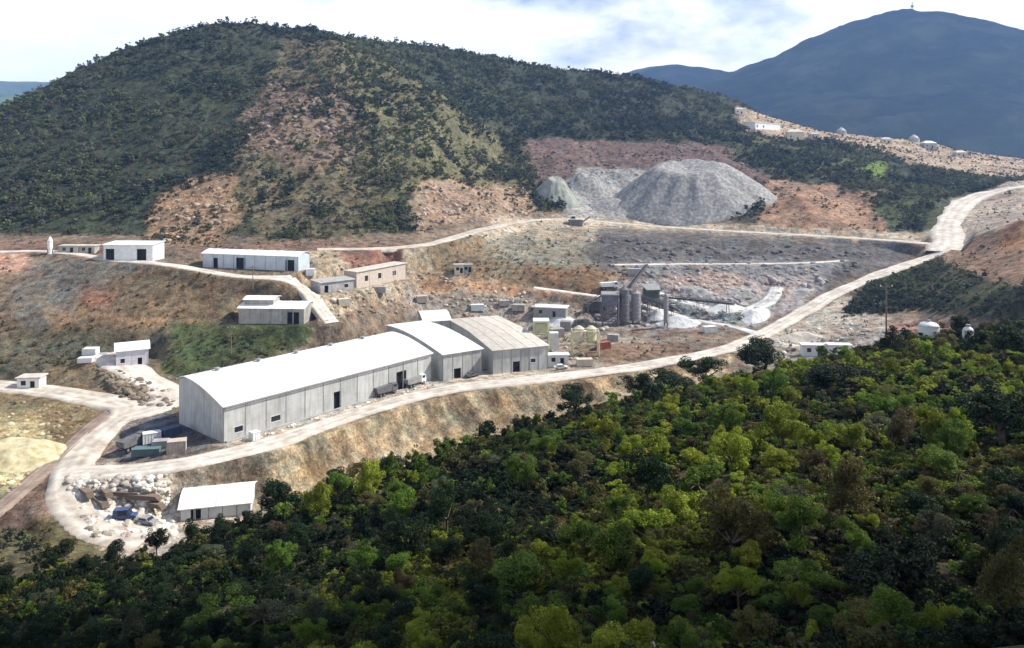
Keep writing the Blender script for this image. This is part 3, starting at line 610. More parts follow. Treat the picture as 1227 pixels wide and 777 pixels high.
def ex1(T, A, d, n, L, D):
    m = MB(); m.box(0.4, -.9, -.4, L - .4, -.05, .35); m.build('plinth', M_conc, T)
    for s in (8, 20, 32, 44, 56): MB().lathe((s, D * .8, 12.7), [(.5, -.4), (.5, .5), (.8, .55), (.8, .75), (.1, 1.0)], 12).build('roof_vent', M_seam, T)
    m = MB(); m.bar((.3, -.55, he1 - .35), (L - .3, -.55, he1 - .35), .12); m.build('gutter', M_seam, T)
he1 = 8.7
hall('warehouse', 'longest pale grey warehouse with a big white curved roof beside the haul road', 'warehouse', (A1, d1, n1, L1, 22.0), arch(8.7, 12.6, 11.4, 12, .84), 12,
     fronts=[(s_at(281), s_at(291), 1.6, 3.0, 'window'), (s_at(325), s_at(336), 1.6, 3.0, 'window'), (s_at(400), s_at(408), 0, 4.8, 'door'), (s_at(475), s_at(487), 0, 5.6, 'door')], extra=ex1)
hall('workshop_hall', 'white roofed grey hall squeezed between the longest warehouse and the dusty roofed hall', 'warehouse', (A2 + Vector((0, 0, .2)), d2, n2, 14.0, 42.0), arch(8.2, 10.6, 10.0, 8, .7), 4,
     fronts=[(3.9, 6.4, 0, 3.2, 'door')], ends=[])
hall('storage_hall', 'grey hall with dusty tan roof at the right end of the warehouse row', 'warehouse', (A3 + Vector((0, 0, .6)), d3, n3, 19.0, 48.0), [(0, 7.6), (.5, 9.0), (1, 8.6)], 6,
     fronts=[(6.8, 9.2, 0, 3.4, 'door'), (13, 14.6, 2.5, 3.8, 'window')], roofm=M_roofd, wall=M_wall)
Ab = A3 + n3 * 29 + Vector((0, 0, .6))
def sub(A, d, n, s, t, z=0): return A + d * s + n * t + Vector((0, 0, z))
# white upper roof of the storage hall's rear bay
def rear(T, A, d, n, L, D): pass
rectpad(Vector((-32.5, 277, 0)), Vector((.95, .3, 0)).normalized(), Vector((-.3, .95, 0)).normalized(), 9.5, 12, .8) if 0 else None
hall('rear_hall', 'small bright white arched roof hall behind the narrow middle hall', 'shed', (Vector((-32.5, 277, .8)), Vector((.95, .3, 0)).normalized(), Vector((-.3, .95, 0)).normalized(), 10.0, 12.0), arch(8.6, 10.8, 10.0, 6, .7), 3)

K = BL['garage']
hall('garage', 'small white flat garage with two black doorways on the upper ledge', 'garage', K, [(0, 6.2), (1, 6.8)], 3, fronts=[(.8, 4.2, 0, 4.6, 'door'), (K[3] * .66, K[3] * .66 + 4.0, 0, 4.6, 'door')], wall=M_white, panel=False)
K = BL['longshed']
hall('long_shed', 'long narrow white roofed shed with blue grey wall on the upper ledge', 'shed', K, arch(5.4, 6.6, 5.8, 5, .6), 9, fronts=[(K[3] * .10, K[3] * .10 + 2.6, 0, 3.8, 'door'), (K[3] * .36, K[3] * .36 + 4, 0, 4.2, 'door'), (K[3] * .92 - 2, K[3] * .92 + 1.8, 0, 4.0, 'door')], wall=mat_noise('blue_grey_cladding', (.40, .46, .50), (.50, .55, .58), .4, .7, .1))
K = BL['midshed']
hall('stepped_shed', 'white stepped roof shed with one black doorway above the longest warehouse', 'shed', K, arch(5.2, 6.4, 5.8, 5, .6), 6, fronts=[(K[3] - 5.6, K[3] - 1.6, 0, 4.0, 'door')], wall=M_wallg)
K2 = (K[0] + K[1] * 1.0 + K[2] * 2.2 + Vector((0, 0, 6.6)), K[1], K[2], K[3] * .45, 6.0)
hall('roof_shelter', 'little white shelter standing on the left half of the stepped shed', 'shelter', K2, arch(1.1, 1.8, 1.3, 4, .5), 3, wall=M_wallg, panel=False)
K = BL['smallhouse']
hall('small_house', 'small white house with rounded white roof at the top of the rubble road', 'house', K, arch(5.0, 6.6, 5.4, 6, .5), 2, fronts=[(1.2, 2.4, 1.2, 2.6, 'window'), (K[3] - 3, K[3] - 1.8, 0, 2.4, 'door')], wall=mat_noise('lilac_render', (.50, .48, .52), (.60, .58, .62), .6, .8, .1), panel=False)
K = BL['brickhouse']
hall('brick_house', 'beige unfinished house with dark window holes on the middle terrace', 'house', K, [(0, 6.4), (1, 6.6)], 4, fronts=[(K[3] * .16, K[3] * .16 + 2.0, 2.2, 4.4, 'window'), (K[3] * .42, K[3] * .42 + 2.0, 2.2, 4.4, 'window'), (K[3] * .72, K[3] * .72 + 2.2, 2.2, 4.2, 'window')], wall=M_pink, roofm=M_roofd, panel=False)
K = BL['bunker']
hall('low_block_house', 'low grey block building left of the beige unfinished house', 'building', K, [(0, 3.8), (1, 4.2)], 3, fronts=[(1.6, 3.2, 0, 2.6, 'door'), (K[3] - 4, K[3] - 2.4, 1, 2.4, 'window')], wall=M_conc, roofm=M_conc, panel=False)
K = BL['greenhouse']
hall('lower_shed', 'low white tunnel shed at the foot of the embankment beside the dark tree', 'shed', K, arch(2.6, 4.4, 3.2, 8, .5), 5, fronts=[(2, 4, 0, 2.2, 'door')], wall=mat_noise('pale_blue_sheet', (.55, .62, .62), (.68, .72, .72), .5, .5, .05))
K = BL['topwhite']
hall('hilltop_house', 'white flat roofed building on the far hilltop below the blue mountain', 'house', K, [(0, 6.5), (1, 7.0)], 2, fronts=[(2, 4, 2, 4, 'window'), (12, 14, 2, 4, 'window')], wall=M_white, panel=False)

def cottage(p, w, dd, h, rz, label, wallm, roofm, name='cottage', cat='house', group=None, hip=True):
    T = empty(name, p, label, cat, group, rz)
    MB().box(-w / 2, -dd / 2, -1.5, w / 2, dd / 2, h).build('wall', wallm, T)
    m = MB(); o = .4
    if hip:
        m.v = [(-w / 2 - o, -dd / 2 - o, h + .01), (w / 2 + o, -dd / 2 - o, h + .01), (w / 2 + o, dd / 2 + o, h + .01), (-w / 2 - o, dd / 2 + o, h + .01), (-w / 4, 0, h + dd * .28), (w / 4, 0, h + dd * .28)]
        m.f = [(3, 2, 1, 0), (0, 1, 5, 4), (1, 2, 5), (2, 3, 4, 5), (3, 0, 4)]
    else: m.box(-w / 2 - o, -dd / 2 - o, h + .01, w / 2 + o, dd / 2 + o, h + .35)
    m.build('roof', roofm, T)
    MB().box(-w * .32, -dd / 2 - .05, h * .35, -w * .32 + 1.3, -dd / 2 + .1, h * .35 + 1.3).build('window', M_glass, T)
    MB().box(w * .1, -dd / 2 - .05, 0, w * .1 + 1.2, -dd / 2 + .1, 2.2).build('door', M_dark, T)
    return T
# hilltop hamlet on the right
for (u, v, w, h, lab, wm, rm) in [
    (886, 137, 9, 4.5, 'pale house leftmost on the far ridge among trees', M_cream, M_roofd),
    (952, 168, 14, 7, 'cream block house right of the white hilltop building', M_cream, M_roofd),
    (975, 166, 8, 4, 'tan hut between the cream block house and the pale dome', M_pink, M_roofd),
    (1062, 172, 9, 4, 'pale tan hut in the middle of the bare far ridge', M_cream, M_roofd),
    (1112, 178, 12, 5, 'grey white roofed house on the bare ridge right of the silver dome', M_conc, M_white),
    (1150, 188, 10, 4, 'small sandy house near the right end of the bare ridge', M_pink, M_roofd)]:
    p = pick(u, v); p.z = ground(p.x, p.y); cottage(p, w, w * .7, h, random.uniform(-.3, .3), lab, wm, rm)
for (u, v, r, lab) in [(1008, 161, 5.0, 'larger pale dome tank on the far ridge'), (1095, 170, 5.4, 'silver grey dome tank on the bare ridge at right')]:
    p = pick(u, v); T = empty('dome_tank', p, lab, 'tank')
    MB().lathe((0, 0, 0), [(r, -2), (r, 2.5)], 20).build('tank_wall', M_conc, T)
    MB().lathe((0, 0, 2.52), [(r + .2, 0), (r * .8, r * .3), (r * .5, r * .6), (r * .2, r * .8), (.3, r * .88)], 20).build('dome_roof', mat_noise('weathered_sheet', (.33, .33, .34), (.45, .44, .43), .5, .7, 0), T, True)
for (u, v, r, lab) in [(1113, 410, 1.75, 'larger white round tank behind the green foreground trees'), (1160, 410, .85, 'smaller white round tank behind the green foreground trees')]:
    p = pick(u, v); T = empty('water_tank', p, lab, 'tank')
    MB().lathe((0, 0, 0), [(r, -1), (r, r * 1.1 + .9)], 18).build('tank_wall', M_white, T)
    MB().lathe((0, 0, r * 1.1 + .9), [(r + .05, .01), (r * .8, .5), (r * .3, .8), (.2, .9)], 18).build('tank_roof', M_white, T, True)
    MB().lathe((0, 0, r * 1.1 + 1.7), [(.35, 0), (.35, .35), (.1, .4)], 10).build('hatch', M_seam, T)
# white cabins by the lower right road
for (u, v, w, lab) in [(975, 425, 8, 'long white cabin left of a pair beside the haul road'), (1005, 425, 7, 'white cabin right of a pair beside the haul road')]:
    p = pick(u, v); cottage(p, w, 3, 3.2, -.1, lab, M_white, M_white, 'site_cabin', 'cabin', None, False)
p = pick(990, 436); 
# ledge clutter left of the garage
p = pick(60, 304); T = empty('storage_silo', p, 'thin white silo standing alone on the upper ledge left of the garage', 'silo')
MB().lathe((0, 0, 0), [(.9, -.5), (.9, 5), (1.0, 5.05), (.3, 6.6)], 14).build('silo_body', M_white, T, False)
for k in range(3):
    a = k * 2.1; MB().bar((math.cos(a) * 1.2, math.sin(a) * 1.2, -.6), (math.cos(a) * .85, math.sin(a) * .85, 2), .12).build('leg', M_steel, T)
for (u, v, w, lab) in [(85, 303, 7, 'low pale hut right of the thin white silo'), (107, 303, 6, 'low tan hut touching the left side of the garage')]:
    p = pick(u, v); cottage(p, w, 4, 2.8, .05, lab, M_wallg, M_roofd, 'hut', 'hut', None, False)
p = pick(38, 464); cottage(p, 6, 4, 3.0, .1, 'lone small pale hut at the left end of the yard road', M_white, M_roofd, 'hut', 'hut', None, False)

# ------------------------------------------------------------------ piles of rock
def pile(u, v, rx, ry, h, flat, label, mat, seed, name='gravel_pile', rz=0.0, dist=None, gul=.3):
    p = pick(u, v) if dist is None else Vector(((u - CX) / F * dist, dist, 0)); 
    nr, na = 46, 128
    rr = np.linspace(0, 1.0, nr)[:, None]; an = np.linspace(0, 2 * np.pi, na)[None, :]; an = an.copy(); an[0, -1] = 0
    wob = 1 + .10 * fbm(np.cos(an) * 3, np.sin(an) * 3, 1.6, 3, seed)
    x = np.cos(an) * rr * rx * wob; y = np.sin(an) * rr * ry * wob
    fl = flat
    k = np.clip((rr - fl) / (1 - fl), 0, 1); k = np.where(k < .2, k * k * 2.5, k - .1) / .9
    gx = np.cos(an) * 14 + 31; gy = np.sin(an) * 14 + rr * 1.5
    gull = .6 * fbm(gx, gy, 2.2, 3, seed + 9) * 2 + .4 * ((.5 - np.abs(vnoise(np.cos(an) * 9 + 50, np.sin(an) * 9 + rr * .8, seed))) * 2 - .5)
    hh = h * (1 - k) ** 1.08 + gul * gull * np.sin(np.pi * np.clip(k, 0, 1)) ** .7 * h * .11 + fbm(x, y, max(rx * .35, .5), 5, seed + 3) * h * (.05 if gul > 1 else .11)
    c, s_ = math.cos(rz), math.sin(rz); X = p.x + x * c - y * s_; Yy = p.y + x * s_ + y * c
    g = np.array([[ground(X[i, j], Yy[i, j]) for j in range(na)] for i in (nr - 1,)])[0]
    base = (g[None, :] * rr + (g.min() * .7 + g.mean() * .3) * (1 - rr))
    Zz = base + hh; Zz[-1] = g - 1.0; Zz[-2] = np.minimum(Zz[-2], g + h * .03)
    o = link(bpy.data.objects.new(name, grid_mesh(name, X - p.x, Yy - p.y, Zz, mat, smooth=True))); o.location = (p.x, p.y, 0)
    return tagit(o, label, 'gravel pile')
pile(828, 262, 53, 36, 28, .33, 'huge grey flat topped mound of crushed rock on the quarry bench', M_gravel, 3, 'rock_mound', dist=470, gul=1.1)
pile(748, 262, 22, 18, 9, .2, 'long low grey flank heap spreading left from the huge mound', M_gravel, 14, 'spoil_heap', dist=468)
pile(666, 250, 15, 13, 15, .25, 'greenish grey spoil heap left of the huge mound', mat_noise('green_grey_spoil', (.20, .215, .185), (.32, .33, .28), .3, .95, .6, 8), 8, 'spoil_heap', dist=468)
pile(705, 240, 16, 12, 13, .2, 'pale grey ramp shaped heap between the spoil heap and the huge mound', M_gravel, 12, 'spoil_heap', dist=492)
pile(812, 388, 9, 5, 3.6, .05, 'white crushed stone heap beside the crusher tower', M_gravelw, 21)
pile(788, 380, 4.5, 4, 3.6, .05, 'small white stone heap at the left foot of the crusher', M_gravelw, 23)
pile(870, 372, 10, 5, 3.0, .2, 'long pale heap in the middle of the pit floor', M_gravelw, 25, rz=.4)
pile(905, 378, 9, 5, 3.4, .1, 'pale heap nearest to the haul road bend', M_gravelw, 27, rz=.9)
pile(838, 352, 9, 5, 3.0, .2, 'grey heap under the dark pit wall', M_gravel, 29, rz=-.3)
pile(890, 352, 8, 5, 2.6, .2, 'grey heap at the right of the pit floor under the wall', M_gravel, 31)
pile(670, 386, 6, 4, 2.6, .1, 'pale stone heap behind the yellow tower', M_gravelw, 33)
pile(960, 405, 8, 5, 2.4, .3, 'tan sand heap just right of the haul road', mat_noise('tan_sand', (.42, .37, .30), (.54, .49, .41), .5, .95, .4), 35)
pile(20, 545, 12, 9, 3.2, .3, 'straw yellow earth mound at the left edge', mat_noise('straw_earth', (.36, .30, .16), (.52, .45, .27), .5, .95, .5, c2=(.62, .56, .38)), 37, 'earth_mound')

# ------------------------------------------------------------------ crushing plant
def gp(u, v, dz=.2): p = pick(u, v); p.z = ground(p.x, p.y) + dz; return p
def crate(p, s, rz, label, mat, name='container', cat='container', group=None):
    T = empty(name, p, label, cat, group, rz)
    MB().box(-s[0] / 2, -s[1] / 2, 0, s[0] / 2, s[1] / 2, s[2]).build('body', mat, T)
    m = MB(); k = max(3, int(s[0] / .6))
    for i in range(k + 1):
        x = -s[0] / 2 + s[0] * i / k; m.box(x - .05, -s[1] / 2 - .06, .1, x + .05, -s[1] / 2 - .002, s[2] - .1)
    m.build('ribs', mat, T); MB().box(-s[0] / 2 - .05, -s[1] / 2 - .08, s[2] + .002, s[0] / 2 + .05, s[1] / 2 + .05, s[2] + .1).build('lid', mat, T); return T
def frame_tower(T, w, dd, h, mat, levels=3, r=.22):
    for (x, y) in ((0, 0), (w, 0), (w, dd), (0, dd)): MB().bar((x, y, -.8), (x, y, h), r).build('leg', mat, T)
    for k in range(1, levels + 1):
        z = h * k / levels; m = MB()
        m.bar((0, 0, z), (w, 0, z), r * .7); m.bar((w, 0, z), (w, dd, z), r * .7); m.bar((w, dd, z), (0, dd, z), r * .7); m.bar((0, dd, z), (0, 0, z), r * .7)
        m.bar((0, 0, z - h / levels), (w, 0, z), r * .5); m.bar((0, dd, z - h / levels), (w, dd, z), r * .5); m.build('cross_brace', mat, T)
def conveyor(a, b, label, w=1.6, mat=None):
    a = Vector(a); b = Vector(b); T = empty('conveyor', a, label, 'conveyor'); d = b - a; L = d.length; dx = d.normalized(); sd_ = dx.cross(Vector((0, 0, 1))).normalized() * w / 2; up = Vector((0, 0, 1))
    m = MB()
    for s_ in (-1, 1):
        m.bar(sd_ * s_, d + sd_ * s_, .16); m.bar(sd_ * s_ + up, d + sd_ * s_ + up, .12)
        k = int(L / 2.2)
        for i in range(k): m.bar(dx * (L * i / k) + sd_ * s_, dx * (L * (i + 1) / k) + sd_ * s_ + up, .08, k=4)
    m.build('truss', mat or M_steel, T)
    m = MB(); n = len(m.v); m.quad(-sd_ * .8 + up * .5, sd_ * .8 + up * .5, d + sd_ * .8 + up * .5, d - sd_ * .8 + up * .5); m.quad(-sd_ * .8 + up * .3, -sd_ * .8 + up * .5, d - sd_ * .8 + up * .5, d - sd_ * .8 + up * .3); m.quad(sd_ * .8 + up * .3, sd_ * .8 + up * .5, d + sd_ * .8 + up * .5, d + sd_ * .8 + up * .3)
    m.build('belt', M_tyre, T)
    for f in (.45, .9):
        q = a + d * f; g = ground(q.x, q.y) - a.z - .5; m = MB()
        for s_ in (-1, 1): m.bar(d * f + sd_ * s_, Vector((d.x * f, d.y * f, g)) + sd_ * s_ * 1.8, .14)
        m.build('trestle', mat or M_steel, T)
    return T
A, d, n, L, D = BL['crusher']
T = empty('crusher_tower', A, 'dark steel crusher tower with hoppers in the pit', 'crusher', None, math.atan2(d.y, d.x))
frame_tower(T, 6, 7, 12, M_steel, 3, .3)
MB().box(.4, .4, 8.2, 5.6, 6.6, 12.0).build('housing', mat_noise('grey_blue_sheet', (.14, .15, .20), (.22, .23, .28), .8, .7, .1), T)
MB().box(-.4, -.4, 12.05, 6.4, 7.4, 12.5).build('roof', M_seam, T)
m = MB(); m.v = [(1, 1, 8.1), (5, 1, 8.1), (5, 6, 8.1), (1, 6, 8.1), (2.4, 2.6, 4.5), (3.6, 2.6, 4.5), (3.6, 4.2, 4.5), (2.4, 4.2, 4.5)]; m.f = [(0, 1, 5, 4), (1, 2, 6, 5), (2, 3, 7, 6), (3, 0, 4, 7), (0, 3, 2, 1), (4, 5, 6, 7)]; m.build('hopper', M_seam, T)
for j, (u, v, h, r, lab) in enumerate([(748, 390, 15, 1.9, 'taller dark cylindrical silo right of the crusher tower'), (762, 388, 13, 1.9, 'shorter dark cylindrical silo beside the taller silo'), (798, 392, 13, .9, 'slim grey pipe stack right of the crusher silos')]):
    p = pick(u, v); T = empty('silo', p, lab, 'silo')
    m = MB(); prof = [(r, 1.5)]
    for k in range(1, 7): prof += [(r, 1.5 + (h - 3) * k / 7 - .1), (r + .1, 1.5 + (h - 3) * k / 7), (r, 1.5 + (h - 3) * k / 7 + .1)]
    prof += [(r, h - 1), (r * .3, h)]
    m.lathe((0, 0, 0), prof, 18).build('silo_body', [M_steel, M_seam, M_seam][j], T)
    for k in range(4): a = k * math.pi / 2 + .4; MB().bar((math.cos(a) * r * .9, math.sin(a) * r * .9, -1), (math.cos(a) * r * .9, math.sin(a) * r * .9, 1.6), .18).build('leg', M_steel, T)
    MB().bar((r + .25, 0, 0), (r + .25, 0, h - 1), .07).build('ladder', M_seam, T)
    if j < 2: MB().lathe((0, 0, h), [(.4, 0), (.4, .8), (.15, .9)], 8).build('filter', M_seam, T)
cp = pick(745, 385)
pa = pick(812, 386); pa.z += 4.4; pb = Vector((cp.x + 2, cp.y + 4, cp.z + 11)); conveyor(pb, pa, 'inclined dark conveyor running right from the crusher tower to the white heap')
pa = pick(700, 376); pa.z += 3; conveyor(pb - Vector((6, 0, 0)), pa, 'inclined dark conveyor running left from the crusher tower')
pa = pick(775, 322); pa.z += 1.5; pc = pb + Vector((2, 3, .8)); conveyor(pa, pc, 'conveyor feeding down from the quarry bench to the crusher tower')
pa = pick(880, 376); pa.z += 3.5; pd = pick(800, 385); pd.z += 9; conveyor(pd, pa, 'long conveyor reaching right over the pit floor')
p = pick(776, 372); T = empty('screening_tower', p, 'dark green screening tower with sloping roof between the silos and the slim stack', 'tower', None, .2); frame_tower(T, 5, 5, 8, M_steel, 2, .22)
MB().box(.2, .2, 4.6, 4.8, 4.8, 8.0).build('housing', mat_noise('dark_green_sheet', (.05, .08, .07), (.09, .12, .10), .8, .7, .1), T)
m = MB(); m.v = [(-.6, -.6, 8.05), (5.6, -.6, 8.05), (5.6, 5.6, 9.6), (-.6, 5.6, 9.6), (-.6, -.6, 8.25), (5.6, -.6, 8.25), (5.6, 5.6, 9.8), (-.6, 5.6, 9.8)]; m.f = [(3, 2, 1, 0), (4, 5, 6, 7), (0, 1, 5, 4), (1, 2, 6, 5), (2, 3, 7, 6), (3, 0, 4, 7)]; m.build('roof', M_seam, T)
# yellow plant by the road
p = pick(640, 428); T = empty('batching_tower', p, 'faded yellow steel tower behind the right end of the warehouse row', 'tower'); frame_tower(T, 5, 5, 12, M_yellow, 3, .28)
MB().box(.5, .5, 7.5, 4.5, 4.5, 11.5).build('hopper', M_yellow, T); MB().box(-.3, -.3, 12.05, 5.3, 5.3, 12.5).build('roof', M_white, T)
MB().box(5.5, 1, 0, 8.5, 4, 8).build('control_room', M_white, T)
p = pick(686, 428); T = empty('batching_plant', p, 'wider pale yellow plant frame right of the yellow tower', 'tower'); frame_tower(T, 9, 5, 8.5, M_yellow, 2, .28)
for k in range(2):
    MB().lathe((2.4 + 4.2 * k, 2.5, 3.2), [(.5, 0), (1.8, 2), (1.8, 6), (.6, 6.8)], 14).build('hopper', M_yellow if k else M_cream, T)
p = pick(668, 436); cottage(p, 7, 3, 3, .1, 'low white office cabin in front of the yellow plant', M_white, M_white, 'site_cabin', 'cabin', None, False)
p = pick(660, 378); cottage(p, 13, 6, 3.4, -.25, 'white roofed open shed above the yellow tower', M_seam, M_white, 'store_shed', 'shed', None, False)
p = pick(550, 327); cottage(p, 4, 3, 3.4, .1, 'tiny pale hut with dark doorway on the middle terrace', M_cream, M_roofd, 'hut', 'hut', None, False)
p = pick(560, 326); cottage(p, 4, 3, 3.0, .1, 'tiny grey hut just right of the tiny pale hut', M_conc, M_conc, 'hut', 'hut', None, False)
for (u, v, sz, rz, lab, m_) in [
    (667, 404, (5, 3, 3.2), .3, 'pale box shed behind the gap between the yellow towers', M_wallg), (678, 396, (4, 3, 3.6), -.2, 'grey bin behind the wider yellow plant', M_seam), (705, 405, (6, 2.6, 2.6), .1, 'long white container right behind the wider yellow plant', M_white),
    (722, 418, (5, 2.6, 2.4), .4, 'rust coloured container right of the wider yellow plant', M_red), (735, 408, (4, 2.4, 2.2), -.3, 'grey container standing before the crusher silos', M_conc), (700, 438, (5, 2.4, 2.2), .1, 'pale container at the road edge below the yellow plant', M_cream),
    (650, 392, (4, 3, 2.8), .2, 'cream box left of the white roofed open shed', M_cream), (622, 372, (5, 3, 2.4), -.2, 'pale box above the rear of the dusty roofed hall', M_wallg), (604, 366, (4, 2.4, 2), .2, 'small grey box left of the pale box above the halls', M_conc),
    (572, 372, (5, 2.5, 2.4), .1, 'white container directly behind the rear white roof', M_white), (505, 362, (4, 3, 2.6), .3, 'tan box on the slope below the brick house terrace', M_pink), (455, 352, (5, 3, 2.2), 0, 'grey white box below the beige unfinished house', M_wallg),
    (412, 366, (4, 3, 2.4), .5, 'pale box on the slope below the low grey block building', M_cream), (372, 330, (3, 2.4, 2.4), .2, 'small white box right of the long shed', M_white), (760, 330, (6, 3, 3), 0, 'grey box on the bench track above the crusher', M_conc),
    (830, 322, (3, 2, 2), .3, 'pale box on the bench track under the dark wall', M_cream), (715, 372, (6, 3.5, 3.5), .2, 'dark box at the left foot of the crusher tower', M_steel), (850, 398, (5, 2.4, 2.2), .3, 'white container on the pit floor near the haul road', M_white)]:
    crate(gp(u, v, -.1), sz, rz, lab, m_)
# columns of a ruin on the ledge above the pit
p = pick(690, 270); T = empty('stone_feeder', p, 'dark loading hopper with white cab at the head of the quarry road', 'loader')
MB().box(-4, -2, -.5, 3.5, 2, 3).build('bin', M_steel, T); MB().box(-3, -1.6, 3.02, -.2, 1.6, 5.2).build('cab', M_white, T)
MB().box(-2.7, -1.68, 3.8, -.6, -1.55, 4.9).build('window', M_glass, T)
for x in (-3.2, 2.6): MB().bar((x, -2.2, -.4), (x, -2.2, 2.6), .2).build('leg', M_seam, T)
MB().bar((3.5, 0, 1.6), (8, -1, 5), .5).build('chute', M_seam, T)

# ------------------------------------------------------------------ vehicles
def wheel(T, x, y, r=.5, w=.32):
    m = MB(); m.bar((x, y - w / 2, r), (x, y + w / 2, r), r, k=14); o = m.build('wheel', M_tyre, T)
    MB().bar((x, y - w / 2 - .02, r), (x, y + w / 2 + .02, r), r * .5, k=10).build('rim', M_seam, o)
def truck(p, rz, label, cabm, bedm, group=None):
    T = empty('dump_truck', p, label, 'truck', group, rz)
    MB().box(-3.6, -.5, .7, 3.4, .5, 1.0).build('chassis', M_steel, T)
    m = MB(); m.prism([(1.7, .8), (3.7, .8), (3.7, 1.9), (3.35, 3.0), (1.7, 3.0)], -1.2, 1.2); m.build('cab', cabm, T)
    m = MB(); m.prism([(3.5, 2.62), (3.68, 2.02), (3.74, 2.02), (3.56, 2.62)], -1.05, 1.05); m.build('windscreen', M_glass, T)
    for s_ in (-1, 1): MB().box(2.1, s_ * 1.19 - .03, 2.0, 3.2, s_ * 1.19 + .03, 2.75).build('window', M_glass, T)
    m = MB(); m.prism([(-3.8, 1.3), (-4.0, 2.7), (1.5, 2.9), (1.5, 1.1), (-3.2, 1.1)], -1.25, 1.25); m.build('bed', bedm, T)
    for x in (-2.6, -1.4, 2.6):
        for s_ in (-1, 1): wheel(T, x, s_ * 1.05)
    for s_ in (-1, 1): MB().box(3.68, s_ * .85 - .15, 1.1, 3.76, s_ * .85 + .15, 1.35).build('headlight', M_white, T)
    return T
def car(p, rz, label, bm, group=None, van=False):
    T = empty('parked_van' if van else 'parked_car', p, label, 'van' if van else 'car', group, rz)
    h = 2.1 if van else 1.45
    pr = [(-2.2, .35), (2.2, .35), (2.25, .8), (1.2, 1.0), (.7, h), (-2.1, h), (-2.2, .9)] if van else [(-2.2, .35), (2.2, .35), (2.2, .8), (1.1, .95), (.5, h), (-1.1, h), (-1.7, .95), (-2.2, .88)]
    MB().prism(pr, -.85, .85).build('body', bm, T)
    MB().prism([(1.16, 1.03), (.74, h - .06), (.80, h - .06), (1.22, 1.03)] if van else [(1.05, .99), (.52, h - .06), (.58, h - .06), (1.11, .99)], -.75, .75).build('windscreen', M_glass, T)
    for s_ in (-1, 1): MB().box(-1.2, s_ * .86 - .02, 1.0, .5, s_ * .86 + .02, h - .12).build('window', M_glass, T)
    for x in (-1.35, 1.35):
        for s_ in (-1, 1): wheel(T, x, s_ * .78, .33, .22)
    return T
truck(gp(497, 463), .9, 'white dump truck parked by the black doorway at the far end of the longest warehouse', M_white, M_seam)
truck(gp(462, 474), .85, 'dark dump truck parked by the middle of the longest warehouse', M_steel, M_steel)
truck(gp(384, 492), .8, 'dark lorry parked by the near doorway of the longest warehouse', M_steel, M_rock)
car(gp(566, 452), .6, 'small dark car in front of the narrow middle hall', M_steel)
car(gp(150, 623), .2, 'blue van among the rubble in the lower yard', M_blue, van=True)
car(gp(176, 629), -.3, 'grey car right beside the blue van in the lower yard', M_seam)
car(gp(672, 443), .1, 'white car in front of the yellow plant', M_white)
truck(gp(160, 538), 1.2, 'dark truck at the left of the shaded yard', M_steel, M_steel)
truck(gp(730, 347), .2, 'white truck on the rough track beside the pit', M_white, M_white)
car(gp(908, 407), .8, 'tan car driving on the haul road near the bend', M_cream)
# yard clutter left of the gable
crate(gp(182, 530, 0), (4, 2.2, 2.4), .5, 'upright white container at the left of the shaded yard', M_white)
crate(gp(193, 537, 0), (3.5, 2.2, 1.8), .2, 'light grey container just right of the white container', M_conc)
crate(gp(212, 541, 0), (4, 2.6, 2.6), .3, 'beige container in the middle of the shaded yard', M_pink)
crate(gp(176, 545, 0), (6, 2.4, 1.6), .1, 'teal container along the front of the shaded yard', mat_noise('teal_paint', (.10, .17, .17), (.15, .22, .22), 1, .6, 0))
crate(gp(205, 521, 0), (4.5, 2.3, 1.8), .9, 'dark blue grey container behind the beige container', mat_noise('dark_blue_paint', (.06, .08, .14), (.1, .12, .19), 1, .6, 0))
crate(gp(305, 527, 0), (2, 2, 1.9), .9, 'white box by the near corner of the longest warehouse', M_white)
crate(gp(109, 425, 0), (4, 3, 2.0), .1, 'upper white box at the left of the small white house', M_white)
crate(gp(103, 434, 0), (4, 2.4, 1.4), .2, 'lower white box at the left of the small white house', M_white)
crate(gp(122, 430, 0), (3, 2.4, 1.6), .5, 'grey box between the white boxes and the small white house', M_conc)
crate(gp(585, 425, 0), (3, 2.4, 2), .5, 'rusty box behind the middle hall', M_red)
# stacked slabs in the lower yard
slab_m = MB().box(-4, -.7, 0, 4, .7, .5).mesh('timber_stack', M_wood)
for i, (u, v, a) in enumerate([(100, 590, -.7), (118, 602, -.7), (150, 594, -.1), (172, 598, -.15), (180, 606, -.4), (125, 590, -.8)]):
    T = empty('timber_stack', gp(u, v, 0), ['dark plank stack nearest the yard road at left', 'dark plank stack in the middle left of the lower yard', 'long dark plank stack at the top of the lower yard', 'dark plank stack right of the long stack', 'tilted plank stack below the tunnel shed road', 'slim plank stack lying along the pale rubble'][i], 'plank stack', 'plank stacks in the lower yard', a)
    for k in range(4):
        o = bpy.data.objects.new('plank', MB().box(-4 + k * .2, -.7, k * .24, 4 - k * .3, .7, k * .24 + .2).mesh('plank', M_wood)); link(o, T)

